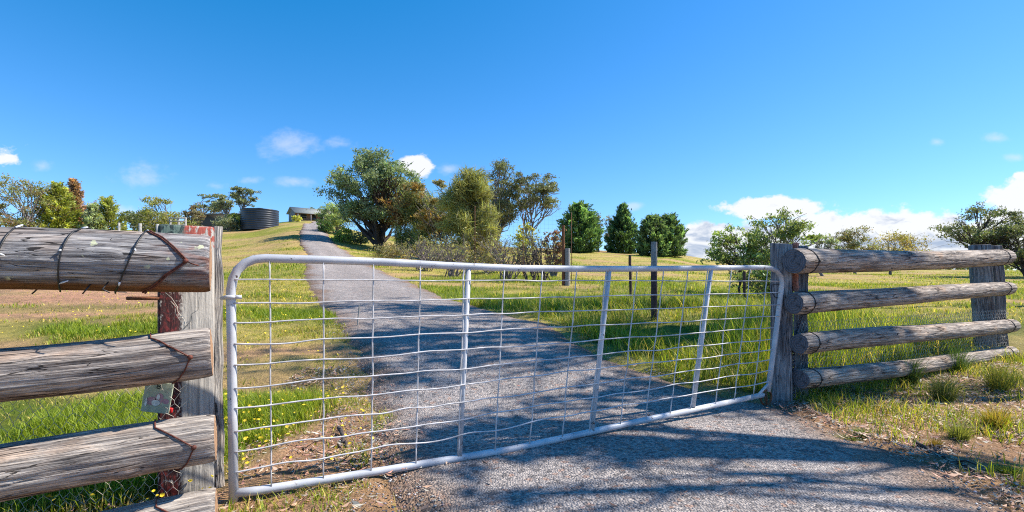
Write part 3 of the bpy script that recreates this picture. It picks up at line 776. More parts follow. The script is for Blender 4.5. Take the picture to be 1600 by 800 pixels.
# cypresses on the rise
HG = 'dark conifers on the rise'
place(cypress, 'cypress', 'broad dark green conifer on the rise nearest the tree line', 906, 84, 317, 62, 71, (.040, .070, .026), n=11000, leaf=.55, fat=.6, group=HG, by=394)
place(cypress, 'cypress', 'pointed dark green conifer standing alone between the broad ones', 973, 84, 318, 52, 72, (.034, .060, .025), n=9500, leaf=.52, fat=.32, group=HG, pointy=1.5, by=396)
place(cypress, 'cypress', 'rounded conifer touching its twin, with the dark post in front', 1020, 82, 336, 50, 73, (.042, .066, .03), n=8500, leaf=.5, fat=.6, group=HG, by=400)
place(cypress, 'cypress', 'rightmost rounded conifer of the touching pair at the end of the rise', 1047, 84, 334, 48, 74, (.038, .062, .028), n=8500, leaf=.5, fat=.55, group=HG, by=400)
place(gum, 'thin_sapling', 'thin grey leaved sapling close to the broad conifer', 934, 92, 328, 18, 75, (.075, .085, .05), n_leaf=700, leaf=.4, clear=.2, group='thin saplings between the conifers', by=393)
place(gum, 'thin_sapling', 'sparse pale sapling left of the pointed conifer', 951, 92, 333, 16, 76, (.12, .12, .085), n_leaf=420, leaf=.4, clear=.2, group='thin saplings between the conifers', by=394)
place(gum, 'dry_bush', 'small tan dry bush between the pointed and rounded conifers', 1003, 88, 362, 16, 77, (.22, .17, .08), n_leaf=500, leaf=.4, clear=.1, cat='shrub', by=397)

# right side of the paddock
RG = 'trees on the right side of the paddock'
place(gum, 'paddock_tree', 'loose green sapling tree rising behind the right gate post', 1222, 15, 322, 112, 81, (.075, .10, .042), n_leaf=5600, leaf=.095, clear=.12, trunks=3, rc=.10, clumps=46, group=RG, alt=(.16, .19, .05), altp=.2, tr=.018)
place(gum, 'paddock_tree', 'lower bushy green tree left of the right gate post with a thin dark stem', 1155, 16, 352, 92, 82, (.075, .10, .038), n_leaf=4200, leaf=.10, clear=.28, rc=.12, clumps=34, group=RG, alt=(.15, .19, .05), altp=.2, tr=.02, bark=BARK_D)
place(gum, 'paddock_bush', 'low green bush behind the top right corner of the gate', 1196, 14, 416, 90, 83, (.075, .10, .035), n_leaf=2600, leaf=.10, clear=.0, cat='shrub', group=RG)
place(gum, 'small_gum', 'small grey green tree over the left end of the right top rail', 1286, 42, 360, 44, 84, (.08, .095, .06), n_leaf=1500, leaf=.24, clear=.1, group=RG)
place(gum, 'small_gum', 'clumpy gum with reddish leaves above the middle of the right top rail', 1336, 52, 356, 62, 85, (.085, .095, .05), n_leaf=4000, leaf=.21, clear=.25, clumps=16, group=RG, alt=(.2, .10, .06), altp=.25)
place(gum, 'golden_gum', 'rounded gold and olive gum right of the clumpy reddish one', 1392, 56, 364, 86, 86, (.13, .12, .045), n_leaf=5500, leaf=.22, clear=.15, clumps=24, group=RG, alt=(.24, .15, .04), altp=.3)
place(gum, 'spreading_gum', 'dark spreading gum rising behind the far right fence post', 1536, 30, 312, 128, 87, (.05, .065, .033), n_leaf=7000, leaf=.15, clear=.28, clumps=44, rc=.095, flat=.55, group=RG, bark=BARK_D, tr=.03, alt=(.13, .1, .06), altp=.15, by=431)
place(gum, 'spreading_gum', 'lower dark gum at the right edge beyond the end of the fence', 1606, 27, 338, 110, 88, (.045, .06, .032), n_leaf=7500, leaf=.14, clear=.10, clumps=42, rc=.11, flat=.6, group=RG, bark=BARK_D, alt=(.12, .09, .06), altp=.15, by=433)
# a far line of trees along the paddock's edge
r = np.random.default_rng(90)
n = 9000
px = r.uniform(1300, 1760, n); Yd = r.uniform(120, 150, n)
x = (px - 800) / FPX * Yd; hgt = (1.5 + 4.0 * fbm(px * .02, px * 0, 91, 3)) * r.random(n) ** .6
pts = np.stack([x, Yd, ground_z(x, Yd) + hgt], -1)
V, F = rot_leaves(pts, 1.0, r, .6, .1)
o = mesh_obj('treeline', V, F, LEAF, cols=leaf_cols(n, (.06, .075, .035), .3, r, (.14, .11, .06), .2))
o['kind'] = 'stuff'; tag(o, 'dark distant treeline along the far edge of the paddock at right', 'treeline')

# gums standing outside the picture on the right, whose shade falls across the gate
SG = 'tall gums on the verge right of the gate'
for k, (x, y, H, Wd, cl, ln, nl, wy, lab) in enumerate([
        (12.4, 8.7, 12.8, 7.4, .66, (-2.0, .2), 4600, .52, 'tall leaning gum on the verge beyond the right fence'),
        (14.8, 12.4, 14.0, 5.6, .74, (-4.8, .0), 2000, .40, 'tallest leaning gum, farther along the verge'),
        (9.2, 3.6, 8.8, 2.2, .66, (-2.7, .9), 800, .8, 'small slanting gum on the verge nearest the road'),
        (11.4, 5.2, 9.6, 3.6, .74, (-2.4, .8), 500, .22, 'tall thin crowned gum on the verge across from the right fence')]):
    gum('verge_gum', lab, (x, y, float(ground_z(x, y))), H, Wd, 101 + k, GD, n_leaf=nl, leaf=.20, clear=cl, clumps=24 if k == 0 else 12, rc=.11, flat=.45, group=SG, lean=ln, trunks=1, shell=.2, tr=.008, wy=wy, twigs=2)

# ------------------------------------------------------------------ tank, house, shed and far yard pieces
b = hit(406, 357.5); TY = float(b[1])
tk = root('water_tank', b, 'squat black ribbed water tank on the rise left of the drive', 'water tank')
TR = 54 / FPX * TY / 2; TH = EYE - (329 - HOR) / FPX * TY - b[2]
th = np.linspace(0, 2 * np.pi, 72, endpoint=False)
hz = np.linspace(-.4, TH, 120)
rad = TR * (1 + .005 * np.sign(np.sin(hz * 2 * np.pi / .42)) * np.abs(np.sin(hz * 2 * np.pi / .42)) ** .5)
V = np.stack([b[0] + rad[:, None] * np.cos(th), b[1] + rad[:, None] * np.sin(th), np.repeat(b[2] + hz[:, None], 72, 1)], -1)
i = np.arange(119)[:, None] * 72; j = np.arange(72)[None]
F = np.stack([i + j, i + (j + 1) % 72, i + 72 + (j + 1) % 72, i + 72 + j], -1).reshape(-1, 4)
TANK = flat_mat('black ribbed plastic', (.02, .024, .034), .38, 0, .35, .8)
mesh_obj('shell', V, F, TANK, tk, smooth=True)
mb = MB()
prf = [(TR * 1.015, TH - .03), (TR * 1.015, TH + .03), (TR * .6, TH + .22), (TR * .18, TH + .34), (TR * .18, TH + .46), (.01, TH + .47)]
V = np.vstack([np.stack([b[0] + q * np.cos(th), b[1] + q * np.sin(th), np.full(72, b[2] + h)], -1) for q, h in prf])
i = np.arange(len(prf) - 1)[:, None] * 72
F = np.stack([i + j, i + (j + 1) % 72, i + 72 + (j + 1) % 72, i + 72 + j], -1).reshape(-1, 4)
mesh_obj('lid', V, F, TANK, tk, smooth=False)

# the house on the crest
hb = at(461, 124); hb[2] -= .1
ho = root('house', hb, 'low grey weatherboard house with a long pale roof and brown verandah on the crest', 'house')
ang = R(38)
ax = np.array([[math.cos(ang), math.sin(ang), 0], [-math.sin(ang), math.cos(ang), 0], [0, 0, 1]])   # long axis runs right and away
hl, hw, hh, hr = 9.8, 6.0, 2.7, 1.25
def hp(a, c, z): return hb + a * ax[0] + c * ax[1] + np.array([0, 0, z])
WALLH = flat_mat('grey weatherboard', (.20, .20, .21), .8, 0, .12, 2)
ROOFH = flat_mat('pale roof sheet', (.27, .275, .25), .85, 0, .15, 2)
BROWN = flat_mat('brown brick wall', (.20, .105, .07), .8, 0, .2, 4)
GLASSD = flat_mat('dark window glass', (.02, .025, .03), .1)
V = [hp(0, 0, -1), hp(0, hw, -1), hp(0, hw, hh), hp(0, hw / 2, hh + hr), hp(0, 0, hh), hp(hl, 0, -1), hp(hl, hw, -1), hp(hl, hw, hh), hp(hl, hw / 2, hh + hr), hp(hl, 0, hh)]
mbh = MB(); mbh.add(np.array(V), [np.array([[0, 4, 2, 1], [5, 6, 7, 9], [1, 2, 7, 6]]), np.array([[4, 3, 2], [9, 7, 8]])]); mbh.build('gable_wall', WALLH, ho)
mbh = MB(); mbh.add(np.array([hp(0, 0, -1), hp(hl, 0, -1), hp(hl, 0, hh), hp(0, 0, hh)]), np.array([[0, 1, 2, 3]])); mbh.build('front_wall', BROWN, ho)
mbh = MB()
for s in (0, 1):
    c0, c1 = ((-1.6, hw / 2) if s == 0 else (hw + .5, hw / 2))
    z0 = hh - (1.6 if s == 0 else .5) * hr / (hw / 2) + .08
    a = [hp(-.5, c0, z0), hp(hl + .5, c0, z0), hp(hl + .5, c1, hh + hr + .08), hp(-.5, c1, hh + hr + .08)]
    lowr = [p - np.array([0, 0, .12]) for p in a]
    mbh.add(np.array(a + lowr), np.array([[0, 1, 2, 3], [7, 6, 5, 4], [0, 4, 5, 1], [1, 5, 6, 2], [2, 6, 7, 3], [3, 7, 4, 0]]))
mbh.build('roof', ROOFH, ho)
for a in (0.3, 3.4, 6.5, 9.5):
    mbh = MB(); mbh.box(hp(a, -1.45, .5), ax, (.08, .08, 1.5)); mbh.build('verandah_post', WALLH, ho)
for a in (2.0, 6.8):
    mbh = MB(); mbh.box(hp(a, -.03, 1.5), ax, (.75, .04, .55)); wf = mbh.build('window', WALLH, ho)
    mbh = MB(); mbh.box(hp(a, -.08, 1.5), ax, (.66, .03, .47)); mbh.build('pane', GLASSD, wf)
mbh = MB(); mbh.box(hp(4.6, -.03, 1.0), ax, (.45, .04, 1.05)); mbh.build('door', GLASSD, ho)

# the long low shed between the gums
sb = at(345, 112)
sh = root('shed', sb, 'long low dark roofed shed half hidden behind the gums', 'shed')
zt = EYE - (334 - HOR) / FPX * 112 - sb[2]
SHR = flat_mat('dark shed roof', (.09, .10, .12), .6, 0, .2, 2)
I3 = np.eye(3)
mbh = MB(); mbh.box(sb + [0, 1.5, zt * .45], I3, (4.6, 1.4, zt * .45 + .3)); mbh.build('wall', flat_mat('shed wall', (.07, .065, .06), .9), sh)
mbh = MB(); mbh.box(sb + [0, 1.4, zt + .02], [[1, 0, .02], [0, 1, .08], [0, -.08, 1]], (5.4, 2.0, .10)); mbh.build('roof', SHR, sh)

# stock yard rails and posts far left
PALE = flat_mat('pale timber', (.30, .29, .27), .8, 0, .2, 5)
yb = at(228, 40)
yf = root('yard_fence', yb, 'pale low post and wire fence across the grass left of the painted gate post', 'fence')
prev = None
for px_, tp in ((186, 348), (219, 349), (246, 350), (269, 351)):
    q = at(px_, 40); top = EYE - (tp - HOR) / FPX * 40
    mbh = MB(); mbh.box([q[0], q[1], (q[2] + top) / 2 - .1], I3, (.09 if px_ in (219, 246) else .05, .07, (top - q[2]) / 2 + .1)); mbh.build('post', PALE, yf)
    if prev is not None:
        for f in (.25, .55, .9):
            mbh = MB(); mbh.tube([prev[0] + [0, 0, f * prev[1]], q + [0, 0, f * (top - q[2])]], .012, 5); mbh.build('wire', PALE, yf)
    prev = (q, top - q[2])
fb = at(277, 36)
fr = root('timber_frame', fb, 'white open timber frame standing behind the left gate post', 'frame')
def zpx(py, Yd): return EYE - (py - HOR) / FPX * Yd
for px_, t0 in ((266, 343), (279, 340), (290, 340)):
    xx = (px_ - 800) / FPX * 36
    mbh = MB(); mbh.box([xx, 36, (fb[2] + zpx(t0, 36)) / 2], I3, (.05, .05, (zpx(t0, 36) - fb[2]) / 2)); mbh.build('post', PALE, fr)
for py_ in (341, 346, 352):
    mbh = MB(); mbh.box([(278 - 800) / FPX * 36, 35.93, zpx(py_, 36)], I3, (.6, .03, .04)); mbh.build('rail', PALE, fr)

# ------------------------------------------------------------------ log fences
def log_mesh(p0, p1, r0, r1, seed, mats, parent, name='rail', seg=110, nl=170, bow=0.01, flare0=0.0):
    """a split old log as a closed lumpy tube with end-grain faces; returns object and a surface function"""
    r = np.random.default_rng(seed)
    p0 = np.asarray(p0, float); p1 = np.asarray(p1, float)
    s = np.linspace(0, 1, nl); L = np.linalg.norm(p1 - p0)
    d = (p1 - p0) / L
    side = np.cross(d, [0, 0, 1.0]); side /= np.linalg.norm(side)          # toward the viewer for logs that run to the right
    upv = np.cross(side, d)
    ph = r.uniform(0, 6, 4)
    ctr = p0 + s[:, None] * (p1 - p0) + upv * (bow * np.sin(s * np.pi * 1.3 + ph[0]))[:, None] + side * (bow * np.sin(s * np.pi * 1.7 + ph[1]))[:, None]
    th = np.linspace(0, 2 * np.pi, seg, endpoint=False)                      # 0 = top, 90 deg = toward viewer
    S, TH_ = np.meshgrid(s * L, th, indexing='ij')
    rb = (r0 + (r1 - r0) * s)[:, None] * (1 + .06 * (fbm(S * 1.5 + seed, np.cos(TH_) * 1.2 + 5 + np.sin(TH_) * .7, seed, 3) - .5) * 2
                                           + .035 * (fbm(S * 2.2, TH_ * 6 + 9, seed + 7, 3) - .5) * 2 + .03 * np.cos(2 * TH_ + ph[2] + S))
    # open splits that run with the grain, knots, adze flats
    fine = fbm(S * 1.3 + 31 * seed, TH_ * 9 + seed, seed + 11, 3)
    rb = rb * (1 + .022 * (fine - .5) * 2)
    spl = np.abs(fbm(S * .9 + 5 * seed, TH_ * 5.5 + 3 * seed, seed + 13, 3) - .5)
    where = sstep(.46, .62, fbm(S * 1.8, TH_ * 1.6 + seed, seed + 17, 2))
    rb = rb * (1 - .085 * np.exp(-(spl / .016) ** 2) * where)
    for _ in range(5):
        ks, ka = r.uniform(.1, L), r.uniform(.2, 2.6)
        rb = rb * (1 + .05 * np.exp(-((S - ks) / .05) ** 2 - ((TH_ - ka) / .35) ** 2))
    # knocked-off rims
    rim = np.minimum(s * L, (1 - s) * L)[:, None]
    rb = rb * (1 - .06 * np.exp(-rim / .015))
    Vt = ctr[:, None] + rb[..., None] * (np.cos(TH_)[..., None] * upv + np.sin(TH_)[..., None] * side)
    lc = np.stack([S, rb * np.sin(TH_), -rb * np.cos(TH_)], -1)
    V = Vt.reshape(-1, 3); lcs = lc.reshape(-1, 3)
    i = np.arange(nl - 1)[:, None] * seg; j = np.arange(seg)[None]
    F = np.stack([i + j, i + seg + j, i + seg + (j + 1) % seg, i + (j + 1) % seg], -1).reshape(-1, 4)
    # end faces with own vertices
    fs = [F]; mi = [np.zeros(len(F), int)]
    allV = [V]; allL = [lcs]; nv = len(V)
    for e, k in ((0, 0), (1, nl - 1)):
        ring = Vt[k]; c = ctr[k]
        inner = c + (ring - c) * .5 + d * (.004 if e else -.004)
        vv = np.vstack([ring, inner, c + d * (.006 if e else -.006)])
        ll = np.vstack([lc[k], lc[k] * [1, .5, .5], [[S[k, 0], 0, 0]]])
        jj = np.arange(seg); jn = (jj + 1) % seg
        q = np.stack([jj, jn, seg + jn, seg + jj], -1); t3 = np.stack([seg + jj, seg + jn, np.full(seg, 2 * seg)], -1)
        if e: q = q[:, ::-1]; t3 = t3[:, ::-1]
        allV.append(vv); allL.append(ll)
        fs.append(q + nv); mi.append(np.ones(len(q), int))
        fs.append(t3 + nv); mi.append(np.ones(len(t3), int))
        nv += len(vv)
    quad = [(f, m) for f, m in zip(fs, mi) if f.shape[1] == 4]; tri = [(f, m) for f, m in zip(fs, mi) if f.shape[1] == 3]
    FF = [np.vstack([f for f, m in quad]), np.vstack([f for f, m in tri])]
    MI = np.concatenate([m for f, m in quad] + [m for f, m in tri])
    o = mesh_obj(name, np.vstack(allV), FF, mats, parent, smooth=True, lc=np.vstack(allL), midx=MI)
    def surf(along, deg, off=0.004):
        f = np.clip(along / L, 0, 1); k = f * (nl - 1); k0 = int(min(k, nl - 2)); q = k - k0
        a = R(deg) % (2 * np.pi); jf = a / (2 * np.pi) * seg; j0 = int(jf) % seg
        rr = rb[k0, j0] * (1 - q) + rb[k0 + 1, j0] * q + off
        c = ctr[k0] * (1 - q) + ctr[k0 + 1] * q
        return c + rr * (math.cos(a) * upv + math.sin(a) * side)
    return o, surf, L
def wrap(surf, keys, n=10, off=.004):
    """points on a log's skin through (along, degrees) keys"""
    P = []
    for (a0, d0), (a1, d1) in zip(keys[:-1], keys[1:]):
        for q in np.linspace(0, 1, n, endpoint=False): P.append(surf(a0 + (a1 - a0) * q, d0 + (d1 - d0) * q, off))
    P.append(surf(*keys[-1], off))
    return P
def hexnet(mb, o, ux, uy, wdt, hgt, cell, rad, jit, seed, push=None):
    r = np.random.default_rng(seed)
    a = cell / 2; sx_ = a * math.sqrt(3); nodes = {}
    def node(i, j, k):
        key = (i, j, k)
        if key not in nodes:
            x = (i + (.5 if j % 2 else 0)) * sx_ ; y = j * 1.5 * a + (a * .5 if k == 0 else a)
            if k == 0: y = j * 1.5 * a
            else: y = j * 1.5 * a + a * .55
            p = np.asarray(o) + ux * (x + r.normal() * jit) + uy * (y + r.normal() * jit)
            if push is not None: p = p + push * (math.sin(x * 5 + y * 4) * .012 + r.normal() * .003)
            nodes[key] = p
        return nodes[key]
    for j in range(int(hgt / (1.5 * a))):
        for i in range(int(wdt / sx_)):
            A = node(i, j, 0); B = node(i, j, 1)
            mb.tube([A, B], rad, 3, cap=False)
            jn = j + 1; i1, i2 = (i, i + 1) if j % 2 else (i - 1, i)
            for ii in (i1, i2):
                mb.tube([B, node(ii, jn, 0)], rad, 3, cap=False)

def post(parent, p_l, p_r, depth, ztop, zbot, mat, name='post', lean=(0, 0), bev=.01, cut=0.0):
    d = p_r - p_l; d[2] = 0; w2 = np.linalg.norm(d) / 2; d /= np.linalg.norm(d); n_ = np.array([-d[1], d[0], 0])
    c = (p_l + p_r) / 2 + n_ * depth / 2
    mb = MB(); ns = 14
    for k in range(1): pass
    zs = np.linspace(zbot, ztop, ns); r = np.random.default_rng(int(abs(p_l[0] * 1000)))
    V = []; Lc = []
    for k, z in enumerate(zs):
        f = (z - zbot) / (ztop - zbot)
        off = np.array([lean[0] * (f - 1), lean[1] * (f - 1), 0]) + np.array([r.normal() * .003, r.normal() * .003, 0])
        for (a, b_) in ((-1, -1), (-.33, -1.0), (.33, -1.0), (1, -1), (1, 0), (1, 1), (-1, 1), (-1, 0)):
            jx = r.normal() * .003
            V.append([c[0], c[1], z + (cut * a if k == ns - 1 else 0)] + off + d * (a * w2 + jx) + n_ * (b_ * depth / 2 + jx))
            Lc.append([z, a * w2, b_ * depth / 2])
    m = 8
    i = np.arange(ns - 1)[:, None] * m; j = np.arange(m)[None]
    F = np.stack([i + j, i + (j + 1) % m, i + m + (j + 1) % m, i + m + j], -1).reshape(-1, 4)
    o_ = (ns - 1) * m
    mb.add(np.array(V), [F, np.array([[o_ + 0, o_ + 1, o_ + 6, o_ + 7], [o_ + 1, o_ + 2, o_ + 5, o_ + 6], [o_ + 2, o_ + 3, o_ + 4, o_ + 5]])], np.array(Lc))
    o = mb.build(name, mat, parent); bevel(o, bev)
    return o
# ---- left log fence: painted post at its gate end, four logs wired to its front
lf_base = np.array([-1.55, 2.42, 0.0])
lf = root('log_fence', lf_base, 'massive weathered log fence with a red painted post, left of the white gate', 'fence', 'log fences either side of the gate')
pa = R(27)
pax = np.array([[math.cos(pa), math.sin(pa), 0], [-math.sin(pa), math.cos(pa), 0], [0, 0, 1]])
pl = up(247, 500, 2.42); pr_ = up(336, 500, 2.56)
pw = np.linalg.norm((pr_ - pl)[:2]) / 2
pdir = (pr_ - pl); pdir[2] = 0; pdir /= np.linalg.norm(pdir); pn = np.array([-pdir[1], pdir[0], 0])
pax = np.array([pdir, pn, [0, 0, 1]])
pc = (pl + pr_) / 2 + pn * .13; ptop = zpx(352, 2.5)
mb = MB(); mb.box([pc[0], pc[1], ptop / 2 - .2], pax, (pw, .12, ptop / 2 + .2)); o = mb.build('post', PAINTED, lf); bevel(o, .012)
# pale sawn slab forming the gate side of the post
post(lf, up(335.5, 500, 2.575), up(349, 500, 2.602), .10, ptop + .004, -.4, POSTPALE, name='slab', bev=.005)
rails = [  # right end px, centre rows at px 330 and px 0, radius at right, radius at left
    (329, 411, 405, .132, .110, WOOD_TOP, 201),
    (331, 550, 585, .110, .096, WOOD, 202),
    (337, 685, 740, .107, .103, WOOD_PALE, 203),
    (338, 801, 872, .105, .100, WOOD_PALE, 204)]
YR, YL = 2.27, 1.93
tops = []
for k, (pxe, yr, yl, ra, rb_, mt, sdv) in enumerate(rails):
    A = up(0, yl, YL); B = up(pxe, yr, YR)
    A2 = A - (B - A) * .75                       # runs on past the picture's edge
    o, surf, L = log_mesh(A2, B, rb_, ra, sdv, [mt, END_TAN], lf, bow=.006)
    tops.append((surf, L))
    # twisted tie wire, back over the top, round a nail and under again
    mb = MB(); e = L
    if k == 0: keys = [(e - .235, -60), (e - .225, 20), (e - .085, 88)]; keys2 = [(e - .085, 88), (e - .16, 115), (e - .245, 165), (e - .25, 215)]
    else: keys = [(e - .235, -60), (e - .215, 30), (e - .075, 88)]; keys2 = [(e - .075, 88), (e - .10, 120), (e - .15, 165), (e - .16, 215)]
    for off in ((0.004, 0.0), (0.007, .008)) if k == 0 else ((0.005, 0.0),):
        mb.tube(wrap(surf, [(a + off[1], d) for a, d in keys], 9, off[0]), .0033, 6)
        mb.tube(wrap(surf, [(a + off[1], d) for a, d in keys2], 7, off[0]), .0033, 6)
    kp = surf(keys[-1][0], 88, .006)
    nrm = kp - surf(keys[-1][0], 88, -.03)
    nrm /= np.linalg.norm(nrm)
    mb.tube([kp - nrm * .012, kp + nrm * .002, kp + nrm * .008], [.009, .011, .007], 8)
    if k == 0: mb.tube([kp, kp + [.03, -.004, -.012], kp + [.055, -.001, -.02]], .003, 5)
    mb.build('wire_tie', RUSTWIRE, o, smooth=True)
# rusty rod let through the post and netting behind the logs
mb = MB(); mb.tube([up(198, 466, 2.40), up(250, 466, 2.44)], .009, 8); mb.build('rod', RUST, lf, smooth=True)
mb = MB()
for a_, b_ in (((292, 512), (262, 455)), ((288, 515), (302, 490)), ((290, 513), (316, 462)), ((270, 470), (284, 520))):
    P = np.linspace(up(*a_, 2.36), up(*b_, 2.38), 6) + np.random.default_rng(5).normal(size=(6, 3)) * .006
    mb.tube(P, .0016, 4)
mb.build('loose_wire', NETM, lf)
mb = MB()
nd = (up(330, 600, 2.38) - up(0, 600, 2.06)); nd[2] = 0; nd /= np.linalg.norm(nd)
hexnet(mb, np.array([*(up(-60, 600, 2.02)[:2]), -.02]), nd, np.array([0, 0, 1.0]), .80, .74, .052, .0010, .004, 3, np.array([0, 1.0, 0]))
mb.build('wire_netting', NETM, lf)

# small lights wound round the top log
surf, L = tops[0]
cord = []
sl_ = root('string_lights', surf(L - .6, 90), 'black cord of tiny clear lights wound round the left top log', 'string lights')
mb = MB()
turns = 6
for q in np.linspace(0, turns, turns * 26):
    a = L - .22 - q * .20 + .012 * math.sin(q * 9)
    # descends to the left in front, climbs steeply behind
    cord.append(surf(a, (q * 360 - 20), .005 + .003 * math.sin(q * 31) ** 2))
mb.tube(cord, .0032, 6); mb.build('cord', BLACKP, sl_, smooth=True)
r = np.random.default_rng(15)
for q in np.arange(.08, turns, .17):
    deg = (q * 360 - 20)
    a = L - .22 - q * .20 + .012 * math.sin(q * 9)
    P0 = surf(a, deg, .006); P1 = surf(a + r.normal() * .012 + .012, deg + r.normal() * 8, .008 + .006 * r.random())
    mb = MB(); mb.tube([P0, P0 + (P1 - P0) * .5, P1], [.0035, .0042, .0022], 6); mb.build('bulb', BULB, sl_, smooth=True)
# dropped ends hanging under the log
for q, (a_, b_) in enumerate((((58, 452), (50, 459)), ((135, 452), (129, 459)), ((160, 452), (171, 457)))):
    mb = MB(); P0 = up(*a_, 1.98); P1 = up(*b_, 1.98); mb.tube([P0 + [0, .03, .03], P0, P1], .0028, 5); mb.build('cord_end', BLACKP, sl_)

# the little plaque on the netting
sgc = up(246, 621, 2.33)
sg = root('plaque', sgc, 'small pale green plaque with a pink and white picture hung beside the painted post', 'sign')
sax = np.array([[math.cos(R(10)), 0, -math.sin(R(10)) * .6], [0, 1, 0], [math.sin(R(10)), 0, math.cos(R(10))]])
PLQ = flat_mat('pale green plaque', (.42, .46, .34), .5, 0, .12, 30)
mb = MB(); mb.box(sgc, sax, (.066, .003, .072)); o = mb.build('board', PLQ, sg); bevel(o, .002)
def disc(cx, cz, rx, rz, off, n=20):
    q = np.linspace(0, 2 * np.pi, n, endpoint=False)
    P = sgc + (cx + rx * np.cos(q))[:, None] * sax[0] + (cz + rz * np.sin(q))[:, None] * sax[2] - off * sax[1]
    return P, [np.arange(n)]
PINK = flat_mat('faded pink', (.52, .27, .31), .6); WHT = flat_mat('faded white', (.75, .73, .68), .6); INK = flat_mat('dark ink', (.03, .035, .03), .6); REDM = flat_mat('red plastic', (.62, .02, .02), .35)
mb = MB()
for (cx, cz, rx, rz) in ((-.022, -.018, .024, .020), (.012, -.004, .02, .026), (.045, -.014, .016, .012)):
    P, F = disc(cx, cz, rx, rz, .0045); mb.add(P, [np.array([[0, k, k + 1] for k in range(1, 19)])])
mb.build('pink_picture', PINK, sg)
mb = MB()
for (cx, cz, rx, rz) in ((.0, -.024, .02, .014), (.008, .004, .008, .014), (-.046, -.024, .006, .02)):
    P, F = disc(cx, cz, rx, rz, .0065); mb.add(P, [np.array([[0, k, k + 1] for k in range(1, 19)])])
mb.build('white_picture', WHT, sg)
mb = MB()
for cz in (.052, .064):
    q = np.linspace(0, 2 * np.pi, 17)
    mb.tube(sgc + (.0 + .008 * np.cos(q))[:, None] * sax[0] + (cz - .004 + .0055 * np.sin(q))[:, None] * sax[2] - .004 * sax[1], .002, 5)
mb.build('figure_eight', INK, sg)
rc_ = up(265, 641, 2.34)
mb = MB(); mb.box(rc_, sax, (.014, .006, .012)); o = mb.build('red_reflector', REDM); bevel(o, .004); tag(o, 'small bright red reflector just under the plaque on the painted post', 'reflector')

# ---- right log fence
rf_base = np.array([2.45, 4.5, 0])
rf = root('log_fence', rf_base, 'weathered four rail log fence with shaded dark log ends, right of the white gate', 'fence', 'log fences either side of the gate')
post(rf, up(1204, 500, 4.42), up(1238, 500, 4.335), .22, zpx(380, 4.36), -.25, POSTWOOD, cut=-.008)
post(rf, up(1240, 500, 4.66), up(1262, 500, 4.60), .16, zpx(384, 4.66), -.25, POSTWOOD)
REDEND = flat_mat('reddish split timber', (.30, .12, .08), .85, 0, .4, 40, .4)
post(rf, up(1237, 450, 4.40), up(1246, 450, 4.375), .12, zpx(379, 4.4), zpx(455, 4.4), REDEND, name='split_slab', bev=.004)
post(rf, up(1517, 500, 6.58), up(1549, 500, 6.47), .22, zpx(381, 6.4), -.1, POSTWOOD, lean=(-.10, 0))
post(rf, up(1550, 500, 6.66), up(1567, 500, 6.60), .16, zpx(383, 6.6), -.1, POSTWOOD, lean=(-.10, 0))
rr_ = [ # left px, left row, left Y, right px, right row, right Y, radius left, radius right
    (1238, 410, 4.24, 1573, 402, 6.30, .110, .094, 301),
    (1242, 472, 4.26, 1576, 452, 6.30, .092, .086, 302),
    (1247, 539, 4.28, 1580, 507, 6.30, .090, .084, 303),
    (1252, 592, 4.30, 1583, 552, 6.32, .085, .078, 304)]
for k, (lx, ly, lY, rx, ry_, rY, ra, rb_, sdv) in enumerate(rr_):
    o, surf, L = log_mesh(up(lx, ly, lY), up(rx, ry_, rY), ra, rb_, sdv, [WOOD_R, END_SHADED], rf, bow=.012)
    for s0 in (.14, L - .22):
        mb = MB()
        mb.tube(wrap(surf, [(s0 - .03, -80), (s0, 0), (s0 + .02, 90), (s0 - .01, 190), (s0 - .03, 280)], 8), .0035, 6)
        kp = surf(s0 + .02, 90, .004); mb.tube([kp + [0, .01, 0], kp - [0, .008, 0]], .009, 7)
        mb.build('wire_tie', DARKWIRE, o, smooth=True)
fd = up(1590, 500, 6.5) - up(1250, 500, 4.5); fd[2] = 0; fd /= np.linalg.norm(fd)
mb = MB()
hexnet(mb, np.array([*(up(1250, 500, 4.52)[:2]), .02]), fd, np.array([0, 0, 1.0]), 4.2, .72, .055, .0018, .004, 4, np.array([0, 1.0, 0]))
mb.build('wire_netting', NETM, rf)
# chain hanging down the back corner of the right gate post
cp = up(1243, 490, 4.44)
def link(mb, c, d, side, L, wd, rad):
    q = np.linspace(0, 2 * np.pi, 13)
    P = c + d * (np.cos(q) * L / 2)[:, None] + side * (np.sin(q) * wd / 2)[:, None]
    mb.tube(P, rad, 5, cap=False)
mb = MB()
path = [up(1254, 488, 4.46), up(1247, 512, 4.42), up(1241, 528, 4.38), up(1240, 560, 4.37), up(1241, 590, 4.37), up(1241, 618, 4.36)]
s_ = np.concatenate([[0], np.cumsum(np.linalg.norm(np.diff(path, axis=0), axis=1))])
for k, q in enumerate(np.arange(.01, s_[-1], .030)):
    p = np.array([np.interp(q, s_, np.array(path)[:, a]) for a in range(3)])
    p2 = np.array([np.interp(q + .01, s_, np.array(path)[:, a]) for a in range(3)])
    d = (p2 - p); d /= np.linalg.norm(d) + 1e-9
    side = np.cross(d, [0, 1, 0] if k % 2 else [1, .2, 0]); side /= np.linalg.norm(side)
    link(mb, p, d, side, .044, .026, .0045)
o = mb.build('chain', GALV, None, smooth=True); tag(o, 'dark steel chain hanging down beside the right gate post', 'chain')

